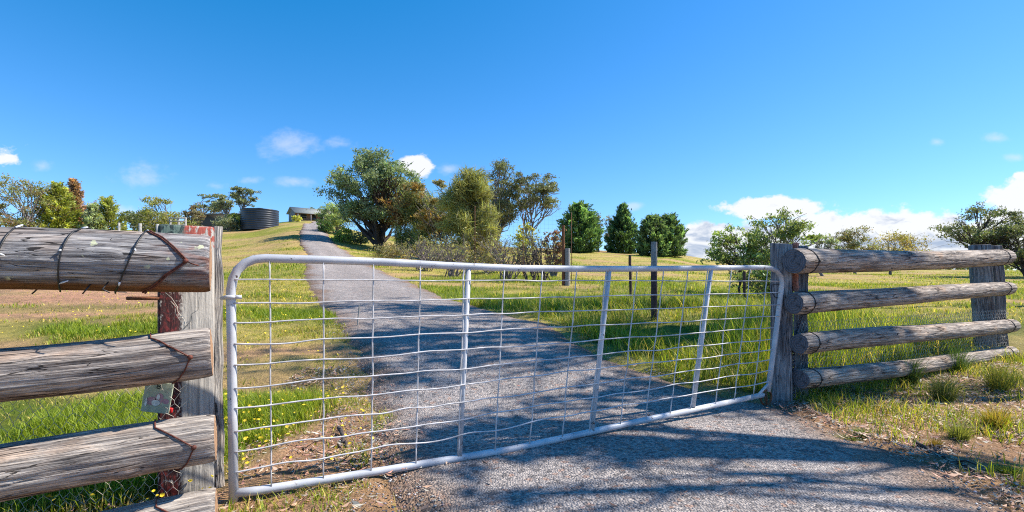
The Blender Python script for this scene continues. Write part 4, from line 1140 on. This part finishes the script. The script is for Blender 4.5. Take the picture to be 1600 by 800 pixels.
# ------------------------------------------------------------------ the gate
G0 = up(361, 600, 2.424); G1 = up(1210, 600, 4.333)
gd = (G1 - G0)[:2]; gd = gd / np.linalg.norm(gd)
def gp(px, py, off=0.0):
    """point of the gate's upright plane seen at a photo position"""
    u = (px - 800) / FPX
    n_ = np.array([-gd[1], gd[0]])
    Yd = (n_ @ G0[:2]) / (n_ @ np.array([u, 1.0]))
    p = up(px, py, Yd); p[:2] -= n_ * off
    return p
gate = root('farm_gate', [G0[0], G0[1], 0], 'wide white pipe and wire mesh farm gate closed across the drive', 'gate')
mb = MB()
arc = [(361, 470), (361, 452), (364, 436), (371, 422), (383, 411), (398, 405), (415, 403.5)]
topl = [(500, 406), (600, 409.5), (700, 415), (800, 419), (900, 420), (1000, 420), (1100, 419), (1190, 418)]
arc2 = [(1203, 419), (1213, 423), (1220, 431), (1222, 442)]
path = [gp(365, 782), gp(363.5, 640)] + [gp(*q) for q in arc + topl + arc2] + [gp(1215, 500), gp(1207, 560), gp(1200, 612)]
mb.tube(path, .0215, 14)
o = mb.build('frame_pipe', GATE, gate, smooth=True)
mb = MB(); mb.tube([gp(366, 770.5), gp(400, 767), gp(600, 735), gp(800, 702), gp(1000, 658), gp(1192, 617)], .0215, 14); mb.build('bottom_pipe', GATE, gate, smooth=True)
for (a, t0, b_, t1) in ((732, 418, 718, 714), (952, 421, 925, 673), (1111, 420, 1083, 638)):
    mb = MB(); mb.tube([gp(a, t0 + 2), gp((a + b_) / 2, (t0 + t1) / 2), gp(b_, t1 - 2)], .0165, 12); mb.build('upright', GATE, gate, smooth=True)
mb = MB(); mb.tube([gp(1203, 597, .0), gp(1184, 618)], .011, 10); mb.build('brace', GATE, gate, smooth=True)
mb = MB()
vt = [(421, 424), (505, 505), (583, 579), (656, 649), (724, 715), (787, 772), (846, 826), (900, 877), (946, 919), (994, 967), (1035, 1007), (1073, 1045), (1104, 1076), (1141, 1116), (1171, 1145), (1198, 1175)]
def top_y(px): return np.interp(px, [360, 415, 600, 800, 900, 1200, 1222], [440, 404, 409.5, 419, 420, 418, 440])
def bot_y(px): return np.interp(px, [365, 400, 600, 800, 1000, 1192], [770, 767, 735, 702, 658, 617])
r = np.random.default_rng(44)
for a, b_ in vt:
    n_ = 14; f = np.linspace(0, 1, n_)
    px = a + (b_ - a) * f + np.where((f > 0) & (f < 1), r.normal(size=n_) * .5, 0)
    ys = top_y(a) + (bot_y(b_) - top_y(a)) * f
    mb.tube([gp(x, y, .012) for x, y in zip(px, ys)], .0042, 6)
ly = [437, 474, 503, 537, 570, 603, 636, 670, 702, 734]; ryy = [439, 457, 475, 493, 511, 529, 545, 561, 577, 594]
for k in range(10):
    xs = np.linspace(366, 1204 - k * .6 + (12 if k < 4 else 4), 120)
    # rows follow the perspective: straight in space between the two stiles
    A = gp(366, ly[k]); B = gp(xs[-1], ryy[k])
    f = np.array([np.linalg.norm((gp(x, 500) - A)[:2]) for x in xs]); f = f / f[-1]
    P = A + (B - A) * f[:, None]
    knots = np.linspace(0, 1, 34)
    lowness = (k + 1) / 10
    wob = np.interp(f, knots, r.normal(size=34) * .0035 * (0.6 + 1.3 * lowness)) - .010 * lowness * np.abs(np.sin(f * np.pi * 7.5 + k * .2)) - .012 * np.exp(-((f - .28) / .12) ** 2) * (k > 4)
    wob = np.convolve(np.pad(wob, 2, mode='edge'), np.ones(5) / 5, 'valid')
    P[:, 2] += wob
    nrm = np.array([gd[1], -gd[0], 0]); P += nrm * .018
    mb.tube(P, .0042, 6)
mb.build('wire_mesh', WIRE_W, gate, smooth=True)
# hinge pin and its eye round the stile
mb = MB()
mb.tube([up(346, 466, 2.46), gp(356, 465)], .009, 8)
q = np.linspace(0, 2 * np.pi, 17)
c = gp(361.5, 464)
mb.tube(c + np.stack([.027 * np.cos(q), .027 * np.sin(q), 0 * q], -1), .009, 8, cap=False)
mb.tube([c + [0.02, -.012, 0], c + [.05, 0, 0]], .010, 8)
mb.build('hinge', GATE, gate, smooth=True)
# rusty ring on the bottom corner and wire loop to the post
mb = MB(); c = gp(1197, 621)
mb.tube(c + np.stack([.062 * np.cos(q), .03 * np.cos(q), .062 * np.sin(q)], -1), .0085, 8, cap=False)
mb.tube(c + np.stack([.02 * np.cos(q), .05 * np.cos(q), .045 * np.sin(q) - .005], -1), .007, 8, cap=False)
mb.build('rusty_ring', RUST, gate, smooth=True)
mb = MB(); c = gp(1216, 452)
mb.tube(c + np.stack([.075 * np.cos(q), .05 * np.cos(q) + .02, .06 * np.sin(q) + .015 * np.cos(2 * q)], -1), .004, 6, cap=False)
mb.build('wire_loop', DARKWIRE, gate, smooth=True)

# ------------------------------------------------------------------ fence posts in the paddock
def stake(name, label, px, tp, bp, wpx, mats, tilt=0.0, splitrow=None, Yd=None):
    b = hit(px, bp) if Yd is None else at(px, Yd)
    zt = zpx(tp, b[1]); w2 = wpx / FPX * b[1] / 2
    rt = root(name, b, label, 'post', 'posts beyond the gate')
    def seg(z0, z1, m, part, k=1.0):
        mb = MB(); n_ = 8; zs = np.linspace(z0, z1, n_)
        r = np.random.default_rng(int(px))
        P = np.stack([b[0] + tilt * (zs - b[2]) + r.normal(size=n_) * .003, np.full(n_, b[1]), zs], -1)
        mb.tube(P, w2 * k, 10); o = mb.build(part, m, rt); autosmooth(o)
    if splitrow is None: seg(b[2] - .3, zt, mats[0], 'shaft')
    else:
        zm = zpx(splitrow, b[1]); seg(b[2] - .3, zm, mats[1], 'lower_shaft', 1.0); seg(zm, zt, mats[0], 'upper_shaft', .985)
    return rt
stake('fence_post', 'thick post, grey above and dark red brown below, in the long grass behind the gate', 1022, 378, 500, 10, (GREYPOST, DKPOST), splitrow=420)
stake('fence_post', 'thin brown picket left of the thick two tone post', 985.5, 399, 462, 4.5, (DKPOST,), tilt=-.02)
stake('fence_post', 'weathered grey round post beside the rusty picket', 886.5, 388, 446, 9, (GREYPOST,))
stake('fence_post', 'tall thin rusty picket with yellow leaves at its top, touching the grey round post', 880, 352, 446, 4.2, (RUST,))
stake('fence_post', 'thin dark picket near the right end of the gate', 1163, 424, 480, 4.5, (DKPOST,))
stake('fence_post', 'short pale stake beside the left edge of the drive', 558.5, 476, 512, 2.2, (PALE,), tilt=.08)
# tall wire enclosure at the end of the tree line
r = np.random.default_rng(8)
e0 = at(742, 19.5); e1 = at(893, 19.5)
en = root('wire_enclosure', e0, 'tall fine wire netting fence in front of the bare brush', 'fence')
mb = MB(); n_ = 26
for f in np.linspace(0, 1, n_):
    p = e0 + (e1 - e0) * f; p[2] = float(ground_z(p[0], p[1])); mb.tube([p, [p[0], p[1], zpx(316, 19.5) - .25 * f]], .0017, 3, cap=False)
for f in np.linspace(.05, 1, 18):
    A = e0.copy(); B = e1.copy(); A[2] = e0[2] + f * (zpx(316, 19.5) - e0[2]); B[2] = e1[2] + f * (zpx(316, 19.5) - .25 - e1[2]); mb.tube([A, B], .0017, 3, cap=False)
mb.build('wire_netting', NETD, en)
for f in (0, .5, 1):
    p = e0 + (e1 - e0) * f; mb = MB(); mb.tube([[p[0], p[1] + .02, float(ground_z(p[0], p[1])) - .2], [p[0], p[1] + .02, zpx(322, 19.5) - .25 * f]], .012, 6); mb.build('post', RUST, en)

# ------------------------------------------------------------------ grass, flowers, litter, stones
def blades(P, h, wd, r, bend=.5, lean=None, col=None, tipcol=1.15):
    n = len(P); a = r.uniform(0, 2 * np.pi, n)
    d = np.stack([np.cos(a), np.sin(a), np.zeros(n)], -1)
    s = np.stack([-np.sin(a), np.cos(a), np.zeros(n)], -1)
    ph = r.uniform(-.9, .9, n); s = s * np.cos(ph)[:, None] + d * np.sin(ph)[:, None]
    ln = d * (h * bend * r.uniform(.2, 1.2, n))[:, None]
    if lean is not None: ln = ln + lean
    up_ = np.zeros((n, 3)); up_[:, 2] = h
    mid = P + ln * .35 + up_ * .6; tip = P + ln * 1.0 + up_ * r.uniform(.85, 1.05, n)[:, None]
    w2 = (wd / 2)[:, None] * s
    V = np.stack([P - w2, P + w2, mid + w2 * .7, mid - w2 * .7, tip], 1).reshape(-1, 3)
    i = np.arange(n)[:, None] * 5
    F4 = i + np.array([[0, 1, 2, 3]]); F3 = i + np.array([[3, 2, 4]])
    C = np.repeat(col, 5, 0)
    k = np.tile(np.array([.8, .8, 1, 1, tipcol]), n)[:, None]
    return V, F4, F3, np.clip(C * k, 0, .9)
def scatter(n, x0, x1, y0, y1, r, pw=1.0):
    y = y0 + (y1 - y0) * r.random(n) ** pw; x = r.uniform(x0, x1, n)
    return x, y
def offroad(x, y, m=.0):
    return (x < np.interp(y, RY, RL) - m + (fbm(x * 3, y * 3, 5, 2) - .5) * .5) | (x > np.interp(y, RY, RR) + m - (fbm(x * 3, y * 3, 6, 2) - .5) * .5)
GV = []; G4 = []; G3 = []; GC = []; gn = 0
def add_grass(x, y, h, wd, col, r, bend=.5, lean=None):
    global gn
    P = np.stack([x, y, ground_z(x, y) - .015], -1)
    V, f4, f3, C = blades(P, h, wd, r, bend, lean, col)
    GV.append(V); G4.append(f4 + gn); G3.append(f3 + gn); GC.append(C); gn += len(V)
def gcols(n, lushv, r, dark=1.0):
    green = np.array([.10, .165, .018]) * dark; lime = np.array([.27, .31, .03]) * dark; strw = np.array([.46, .37, .12])
    k = r.random(n)[:, None]; c = green * (1 - k) + lime * k
    dry = (r.random(n) > (.25 + .75 * lushv))[:, None]
    c = np.where(dry, strw * r.uniform(.55, 1.15, (n, 1)), c)
    return c * [1.3, 1.28, 1.15] * r.lognormal(0, .24, (n, 1))
r = np.random.default_rng(301)
def field(n, x0, x1, y0, y1, h0, h1, wd, thr_bare, r, pw=1.0, keep=None, clump=2.5, bend=.6, dark=1.0):
    x, y = scatter(n, x0, x1, y0, y1, r, pw)
    # pull into tufts
    l, s, b, zn_, nb_ = zones(x, y)
    cl = fbm(x * clump, y * clump, 55, 3)
    p = np.clip(l * 1.1 + s * .30 - b * .35, .0, 1) * sstep(.38, .62, cl + .2 * l) + .012
    m = (r.random(n) < p) & offroad(x, y)
    if keep is not None: m &= keep(x, y)
    x, y, l, cl = x[m], y[m], l[m], cl[m]
    k = len(x)
    h = r.uniform(h0, h1, k) * (.55 + .75 * l) * (.6 + .9 * cl)
    add_grass(x, y, h, np.full(k, wd) * r.uniform(.6, 1.4, k), gcols(k, l, r, dark), r, bend)
inview = lambda x, y: np.abs(x) < 1.12 * y + .8
field(80000, -3.6, -.5, 1.9, 5.2, .04, .13, .006, .5, r, keep=inview)
field(70000, -7, -1, 5.0, 9.5, .03, .10, .009, .5, r, keep=inview)
field(70000, -20, -2, 9.0, 20, .03, .10, .014, .5, r, keep=inview)
field(60000, -45, -5, 20, 60, .05, .15, .035, .5, r, keep=inview)
def stubble(n, x0, x1, y0, y1, h0, h1, wd, r, pw=1.0):
    x, y = scatter(n, x0, x1, y0, y1, r, pw); l, s_, b, n_, nb_ = zones(x, y)
    m = (r.random(n) < .03 + .97 * np.clip(s_ + .35 * l - .8 * b, 0, 1) * sstep(.30, .52, fbm(x * 4, y * 4, 58, 3))) & offroad(x, y) & inview(x, y)
    x, y, l = x[m], y[m], l[m]; k = len(x)
    add_grass(x, y, r.uniform(h0, h1, k), np.full(k, wd) * r.uniform(.6, 1.4, k), gcols(k, np.full(k, .35), r), r, 1.3)
stubble(70000, -5, -.6, 2.0, 8.5, .02, .06, .005, r)
stubble(60000, -14, -2, 8.0, 17, .03, .08, .010, r)
stubble(60000, -1, 14, 8.0, 17, .03, .08, .010, r)
stubble(50000, -25, 30, 16, 36, .04, .10, .022, r)
# the long grass in the drain right of the drive and behind the right fence
x, y = scatter(70000, -1.5, 6.8, 4.6, 11.5, r); l, s, b, n_, nb_ = zones(x, y)
m = (r.random(len(x)) < l * sstep(.36, .58, fbm(x * 1.8, y * 1.8, 77, 3)) * 1.1) & offroad(x, y, .05) & inview(x, y)
# keep the verge in front of the right fence open
m &= ~((y < 4.35 + .53 * (x - 2.3) + .25) & (x > 1.9))
x, y = x[m], y[m]; k = len(x)
add_grass(x, y, r.uniform(.10, .40, k) * (.3 + 1.2 * fbm(x * 1.6, y * 1.6, 78, 3)), r.uniform(.005, .012, k), gcols(k, np.full(k, .72), r, .95), r, 1.1)
x, y = scatter(14000, 2.6, 7.5, 4.9, 9.5, r)
m = (y > 4.75 + .53 * (x - 2.3)) & (y < 7.0 + .5 * (x - 2.3)) & (r.random(len(x)) < .8) & (x < 5.6)
x, y = x[m], y[m]; k = len(x)
add_grass(x, y, r.uniform(.22, .66, k) * (.55 + .8 * fbm(x * 1.4, y * 1.4, 79, 3)), r.uniform(.004, .010, k), gcols(k, np.full(k, .78), r, 1.0) * 1.15, r, .55)
field(90000, -6, 26, 9.0, 26, .04, .13, .014, .5, r, keep=inview)
field(60000, -10, 75, 26, 75, .05, .16, .04, .5, r, keep=inview)
# sprigs in the worn earth at the hinge end of the gate
x, y = scatter(16000, -1.9, -.35, 2.0, 4.6, r)
m = offroad(x, y, -.12) & (r.random(len(x)) < sstep(.52, .64, fbm(x * 3.2, y * 3.2, 67, 3)) * .9 + .02)
x, y = x[m], y[m]; k = len(x)
add_grass(x, y, r.uniform(.02, .09, k), r.uniform(.004, .008, k), gcols(k, np.full(k, .7), r), r, .9)
# verge right of the gate: thin patches only
x, y = scatter(42000, 1.9, 6.6, 2.3, 6.4, r)
cl = fbm(x * 2.2, y * 2.2, 66, 3)
fence_line = 4.35 + .53 * (x - 2.3)
m = (y < fence_line + .2) & offroad(x, y, .05) & (r.random(len(x)) < sstep(.47, .66, cl + .16 * sstep(.9, .1, fence_line - y)) * .9 + .05) & inview(x, y)
x, y, cl = x[m], y[m], cl[m]; k = len(x)
add_grass(x, y, r.uniform(.04, .15, k) * (.5 + 1.0 * cl), r.uniform(.004, .008, k), gcols(k, np.full(k, .62), r), r, .8)
# low herbs: broad small leaves near the fence
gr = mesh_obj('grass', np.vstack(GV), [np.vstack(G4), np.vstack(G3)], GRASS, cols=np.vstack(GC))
gr['kind'] = 'stuff'; tag(gr, 'green and straw coloured pasture grass on both sides of the drive', 'grass')

# single tussocks on the right verge and along the fence
TG = 'grass tussocks on the right verge'
tus = [(1555, 672, 56, 46, (.36, .27, .05), 'golden dry tussock near the right edge of the verge'),
       (1498, 690, 50, 40, (.20, .22, .06), 'pale green tussock left of the golden one'),
       (1475, 630, 64, 58, (.24, .25, .07), 'large pale wispy tussock in front of the lowest rail'),
       (1420, 600, 58, 60, (.07, .12, .03), 'dark green tussock leaning on the lowest rail'),
       (1490, 582, 64, 60, (.06, .11, .03), 'dark green tussock right of the one on the rail'),
       (1560, 612, 60, 56, (.26, .26, .06), 'yellow green tall tussock below the far fence post'),
       (1344, 682, 34, 18, (.13, .19, .03), 'small fresh green tuft at the gravel edge'),
       (1462, 702, 22, 20, (.30, .20, .05), 'small rusty tuft at the gravel edge beside the pale green tussock'),
       (1290, 612, 56, 36, (.14, .19, .03), 'green tuft at the foot of the right gate post'),
       (1575, 745, 52, 26, (.18, .22, .04), 'low yellow flowered clump in the bottom right corner'),
       (1325, 690, 40, 14, (.15, .18, .04), 'flat green mat left of the small fresh tuft')]
for k, (px, bp, wp, hp_, c, lab) in enumerate(tus):
    q = hit(px, bp); n_ = 520
    rr2 = np.random.default_rng(400 + k)
    sc_ = q[1] / FPX; rad = wp * sc_ * .16
    a = rr2.uniform(0, 2 * np.pi, n_); d = np.sqrt(rr2.random(n_)) * rad
    x = q[0] + np.cos(a) * d; y = q[1] + np.sin(a) * d
    P = np.stack([x, y, ground_z(x, y) - .01], -1)
    h = hp_ * sc_ * rr2.uniform(.25, 1.05, n_)
    ln = np.stack([np.cos(a), np.sin(a), np.zeros(n_)], -1) * (wp * sc_ * .46 * rr2.uniform(-.2, 1.3, n_))[:, None] + rr2.normal(size=(n_, 3)) * [wp * sc_ * .12, wp * sc_ * .12, 0]
    V, f4, f3, C = blades(P, h, np.full(n_, .0034) * rr2.uniform(.5, 1.5, n_), rr2, .35, ln, np.array(c) * rr2.lognormal(0, .3, (n_, 1)))
    o = mesh_obj('grass_tussock', V, [f4, f3], GRASS, cols=C); tag(o, lab, 'grass tussock', TG)

# yellow flowers of the capeweed by the left fence and on the verge
fv = []; 
def flowers(n, x0, x1, y0, y1, r, size, hh, test):
    x, y = scatter(n, x0, x1, y0, y1, r); m = test(x, y) & offroad(x, y, .02)
    x, y = x[m], y[m]; return np.stack([x, y, ground_z(x, y) + r.uniform(*hh, len(x))], -1)
r = np.random.default_rng(77)
cn = lambda x, y: (fbm(x * 1.6, y * 1.6, 12, 3) > .5)
P = np.vstack([flowers(900, -4, -1.5, 2.3, 4.8, r, .02, (.05, .13), lambda x, y: cn(x, y)),
               flowers(260, -2.6, -.7, 2.5, 6.5, r, .02, (.03, .08), lambda x, y: cn(x, y)),
               flowers(900, -9, -3, 4.8, 12, r, .03, (.06, .14), lambda x, y: cn(x, y)),
               flowers(260, 2.3, 5, 2.4, 5.2, r, .02, (.02, .08), lambda x, y: cn(x, y) & (y < 4.3 + .53 * (x - 2.3))),
               flowers(240, 0, 3, 4.8, 9, r, .02, (.05, .2), lambda x, y: cn(x, y))])
n_ = len(P); q = np.linspace(0, 2 * np.pi, 7)[:6]
tl = r.normal(size=(n_, 3)) * .45 + [.1, -.35, 1]; tl /= np.linalg.norm(tl, axis=1)[:, None]
A = np.cross(tl, [0, 1, .2]); A /= np.linalg.norm(A, axis=1)[:, None]; B = np.cross(tl, A)
sz = (r.uniform(.006, .011, n_) * (1 + P[:, 1] * .035))[:, None, None]
V = P[:, None] + sz * (np.cos(q)[None, :, None] * A[:, None] + np.sin(q)[None, :, None] * B[:, None])
V = np.concatenate([V, P[:, None] + tl[:, None] * sz * -.35], 1).reshape(-1, 3)
i = np.arange(n_)[:, None, None] * 7
F = (i + np.array([[0, 1, 6], [1, 2, 6], [2, 3, 6], [3, 4, 6], [4, 5, 6], [5, 0, 6]])[None]).reshape(-1, 3)
C = np.tile(np.array([.72, .52, .02]), (len(V), 1)) * np.repeat(r.uniform(.7, 1.15, n_), 7)[:, None]
o = mesh_obj('yellow_flowers', V, F, LITTER, cols=C); o['kind'] = 'stuff'; tag(o, 'small yellow daisy flowers scattered through the grass', 'flowers')

# fallen gum leaves, bark and twigs
r = np.random.default_rng(91)
def litter_pts(n, x0, x1, y0, y1, dens): 
    x, y = scatter(n, x0, x1, y0, y1, r); m = r.random(n) < dens(x, y); return x[m], y[m]
xs = []; ys = []
a, b_ = litter_pts(60000, 1.9, 6.2, 2.2, 5.8, lambda x, y: (y < 4.35 + .53 * (x - 2.3)) * sstep(-.35, .25, x - np.interp(y, RY, RR)) * (.25 + .75 * sstep(.35, .6, fbm(x * 1.7, y * 1.7, 33, 3)))); xs.append(a); ys.append(b_)
a, b_ = litter_pts(18000, -2.3, -.3, 2.1, 5.6, lambda x, y: sstep(.45, -.15, x - np.interp(y, RY, RL)) * (.2 + .8 * sstep(.35, .6, fbm(x * 1.9, y * 1.9, 34, 3)))); xs.append(a); ys.append(b_)
a, b_ = litter_pts(900, -.6, 2.6, 2.2, 6, lambda x, y: np.full(len(x), .35)); xs.append(a); ys.append(b_)
x = np.concatenate(xs); y = np.concatenate(ys); n_ = len(x)
onroad = ~offroad(x, y)
P = np.stack([x, y, ground_z(x, y) + np.where(onroad, .032, .018) + r.random(n_) * .012], -1)
a = r.uniform(0, np.pi, n_); d = np.stack([np.cos(a), np.sin(a), r.normal(size=n_) * .22], -1); s = np.stack([-np.sin(a), np.cos(a), r.normal(size=n_) * .45], -1)
Ls = (.005 + .028 * r.random(n_) ** 1.8)[:, None]; Wl = Ls * r.uniform(.10, .30, n_)[:, None]
V = np.stack([P - d * Ls, P + s * Wl - [0, 0, .001], P + d * Ls, P - s * Wl], 1)
V[:, 0, 2] += .004; V[:, 2, 2] += .006
base = np.array([[.42, .25, .16], [.30, .15, .09], [.50, .36, .26], [.20, .13, .10], [.40, .20, .15], [.36, .33, .27]])
C = base[r.integers(0, 6, n_)] * r.lognormal(0, .22, (n_, 1))
o = mesh_obj('leaf_litter', V.reshape(-1, 3), np.arange(n_ * 4).reshape(-1, 4), LITTER, cols=np.repeat(np.clip(C, .02, .8), 4, 0)); o['kind'] = 'stuff'
tag(o, 'dry brown gum leaves and bark scattered on the verges', 'leaf litter')

# loose stones on the drive
n_ = 26000
y = 1.9 + 6.5 * r.random(n_) ** 1.5; f = r.random(n_); x = np.interp(y, RY, RL) - .25 + f * (np.interp(y, RY, RR) - np.interp(y, RY, RL) + .5)
m = np.abs(x) < 1.1 * y + .4; x, y = x[m], y[m]; n_ = len(x)
sz = .0022 + .0075 * r.random(n_) ** 3.2; 
ico = np.array([[1, 0, 0], [-1, 0, 0], [0, 1, 0], [0, -1, 0], [0, 0, 1], [0, 0, -1]], float)
tri = np.array([[0, 2, 4], [2, 1, 4], [1, 3, 4], [3, 0, 4], [2, 0, 5], [1, 2, 5], [3, 1, 5], [0, 3, 5]])
an = r.uniform(0, 6.28, n_); ca, sa = np.cos(an), np.sin(an)
Vs = ico[None] * r.uniform(.65, 1.35, (n_, 6, 3)) * [1.1, .9, .65]
Vr = np.stack([Vs[..., 0] * ca[:, None] - Vs[..., 1] * sa[:, None], Vs[..., 0] * sa[:, None] + Vs[..., 1] * ca[:, None], Vs[..., 2]], -1)
zr = ground_z(x, y) + .024 + (fbm(x * 1.1, y * 1.1, 95, 3) - .5) * .03
V = np.stack([x, y, zr], -1)[:, None] + Vr * sz[:, None, None]
C = np.array([.29, .27, .26]) * r.lognormal(0, .38, (n_, 1)) * (1 + r.normal(0, .05, (n_, 3)))
F = (np.arange(n_)[:, None, None] * 6 + tri[None]).reshape(-1, 3)
o = mesh_obj('gravel', V.reshape(-1, 3), F, STONE, cols=np.repeat(np.clip(C, .03, .75), 6, 0)); o['kind'] = 'stuff'
tag(o, 'loose grey gravel stones over the drive', 'gravel')

# fallen sticks
def stick(name, label, pts, rad, seed, mat=BARK_D, twig=True):
    r = np.random.default_rng(seed)
    P = np.array([hit(*p) for p in pts]); P[:, 2] += rad + .015
    t_ = np.linspace(0, len(P) - 1, 14); Q = np.stack([np.interp(t_, np.arange(len(P)), P[:, a]) for a in range(3)], -1) + r.normal(size=(14, 3)) * .006
    mb = MB(); mb.tube(Q, np.linspace(rad, rad * .4, 14), 7)
    if twig:
        mb.tube([Q[5], Q[5] + [.05, .05, .03], Q[5] + [.12, .08, .02]], [rad * .5, rad * .4, rad * .2], 5)
        mb.tube([Q[9], Q[9] + [.03, -.04, .02], Q[9] + [.08, -.06, .0]], [rad * .5, rad * .4, rad * .2], 5)
    o = mb.build(name, mat, None, smooth=True); return tag(o, label, 'stick', 'fallen sticks by the gate')
stick('fallen_stick', 'long curved dark stick lying on the right verge', [(1432, 698), (1455, 712), (1490, 728), (1522, 744)], .013, 1)
stick('fallen_stick', 'short dark chunk of branch in the earth behind the gate', [(531, 676), (537, 690), (541, 708)], .016, 2, twig=False)
stick('fallen_stick', 'thin twig in the earth left of the short chunk of branch', [(462, 700), (480, 708), (505, 716)], .006, 3)
stick('fallen_stick', 'thin bent twig lying at the gravel edge behind the gate', [(512, 718), (526, 728), (550, 730), (566, 738)], .007, 4)

for o in bpy.data.objects:
    if '_o' in o.keys(): del o['_o']
